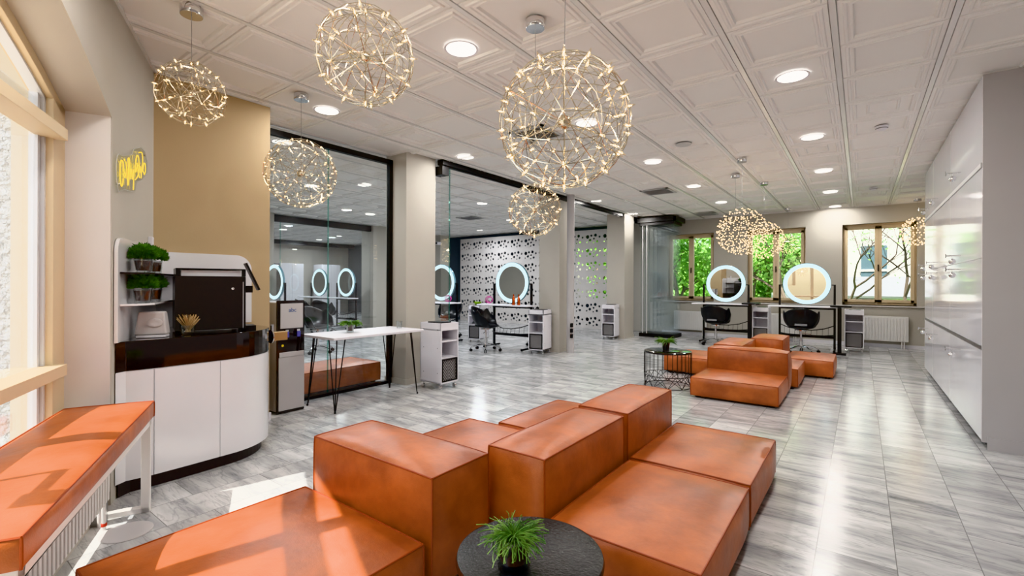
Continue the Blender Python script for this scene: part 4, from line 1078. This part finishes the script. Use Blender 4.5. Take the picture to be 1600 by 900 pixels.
tree('almost bare branching tree outside the right back window', .85, 15.6, 5.0, 1.2, 390, 6, size=.035)
tree('second almost bare tree outside the left pane of the right back window', -.4, 16.6, 4.6, 1.2, 390, 9, size=.035)
hd = thing('garden_hedge', 'green hedge at the foot of the trees outside', 'hedge', (-5.5, 21.5, -.6)); rnd = random.Random(12); mb = MB()
for i in range(9000):
    c0 = Vector((rnd.uniform(-5.5, 4.3), rnd.uniform(-.5, .5), rnd.uniform(0, 3.6))); u_ = Vector((rnd.uniform(-1, 1), rnd.uniform(-1, 1), rnd.uniform(-1, 1))).normalized(); v_ = u_.orthogonal().normalized(); s = .13
    mb.add([c0-u_*s, c0-v_*s*.6, c0+u_*s, c0+v_*s*.6], [(0, 1, 2, 3)])
mb.build('leaves', 'fol_tree', hd)
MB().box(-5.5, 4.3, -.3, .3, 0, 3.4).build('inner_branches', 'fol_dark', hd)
bd = thing('white_building', 'white neighbouring house with a tall dark window outside the right back window', 'building', (2.0, 23, -.6))
MB().box(-5.2, 7, 0, 5, 0, 9).build('wall', 'house', bd); MB().box(-5.2, 7, -.12, 0, 0, 1.0).build('brick_base', 'brick', bd)
for x in (-3.9, -2.0, .4, 2.4):
    for z in (1.5, 4.3): w_ = MB().box(x, x+.8, -.06, 0, z, z+1.9).build('window', 'housew', bd); MB().box(x-.06, x+.86, -.10, -.06, z+.9, z+.98).build('glazing_bar', 'house', w_)
tw = thing('garden_terrace', 'low white stepped garden wall outside the middle back window', 'garden wall', (-1.2, 19.6, -.6))
mb = MB()
for i in range(4): mb.box(-1.6, 1.8, i*.35, i*.35+.6, 0, .9+i*.22)
mb.build('steps', 'house', tw)
tr_ = thing('awning_roof', 'grey sloping shed roof outside the right back window', 'roof', (1.0, 20.6, 1.0)); mb = MB(); mb.cbox((0, 0, .2), (3.0, 1.8, .08), 0, math.radians(22)); mb.build('roof_sheet', 'grey', tr_); MB().box(-1.4, 1.4, .1, .8, -1.6, .15).build('shed_wall', 'house', tr_)
# ---------------------------------------------------------------- light
sc = bpy.context.scene
sun = bpy.data.lights.new('sun', 'SUN'); sun.energy = 15; sun.angle = math.radians(.6); sun.color = (1, .95, .87)
so = bpy.data.objects.new('sun', sun); COL.objects.link(so)
el = math.radians(57.5); hv = Vector((.273, .978)).normalized()
so.rotation_euler = Vector((hv.x*math.cos(el), hv.y*math.cos(el), -math.sin(el))).to_track_quat('-Z', 'Y').to_euler()
w = bpy.data.worlds.new('w'); sc.world = w; w.use_nodes = True; nt = w.node_tree
bg = nt.nodes['Background']; sky = nt.nodes.new('ShaderNodeTexSky'); sky.sky_type = 'NISHITA'; sky.sun_disc = False
sky.sun_elevation = el; sky.sun_rotation = math.atan2(-hv.x, -hv.y); sky.air_density = 1.2; sky.dust_density = 2.5
nt.links.new(sky.outputs[0], bg.inputs[0]); bg.inputs[1].default_value = .42
# ---------------------------------------------------------------- camera
cam = bpy.data.cameras.new('cam'); cam.sensor_width = 36; cam.lens = 730/1600*36; cam.shift_y = -7/1600; cam.clip_start = .02
co = bpy.data.objects.new('camera', cam); COL.objects.link(co); co.location = (0, 0, 1.28)
yaw = math.atan2(545, 730)
co.rotation_euler = (Matrix.Rotation(yaw, 3, 'Z') @ Matrix.Rotation(PI/2, 3, 'X') @ Matrix.Rotation(math.radians(.2), 3, 'Z')).to_euler()
sc.camera = co
sc.view_settings.view_transform = 'Khronos PBR Neutral' if True else 'Standard'
sc.view_settings.exposure = 0.12
sc.cycles.use_denoising = True
sc.cycles.max_bounces = 10; sc.cycles.transparent_max_bounces = 24
sc.cycles.caustics_reflective = False; sc.cycles.caustics_refractive = False
sc.cycles.sample_clamp_indirect = 6
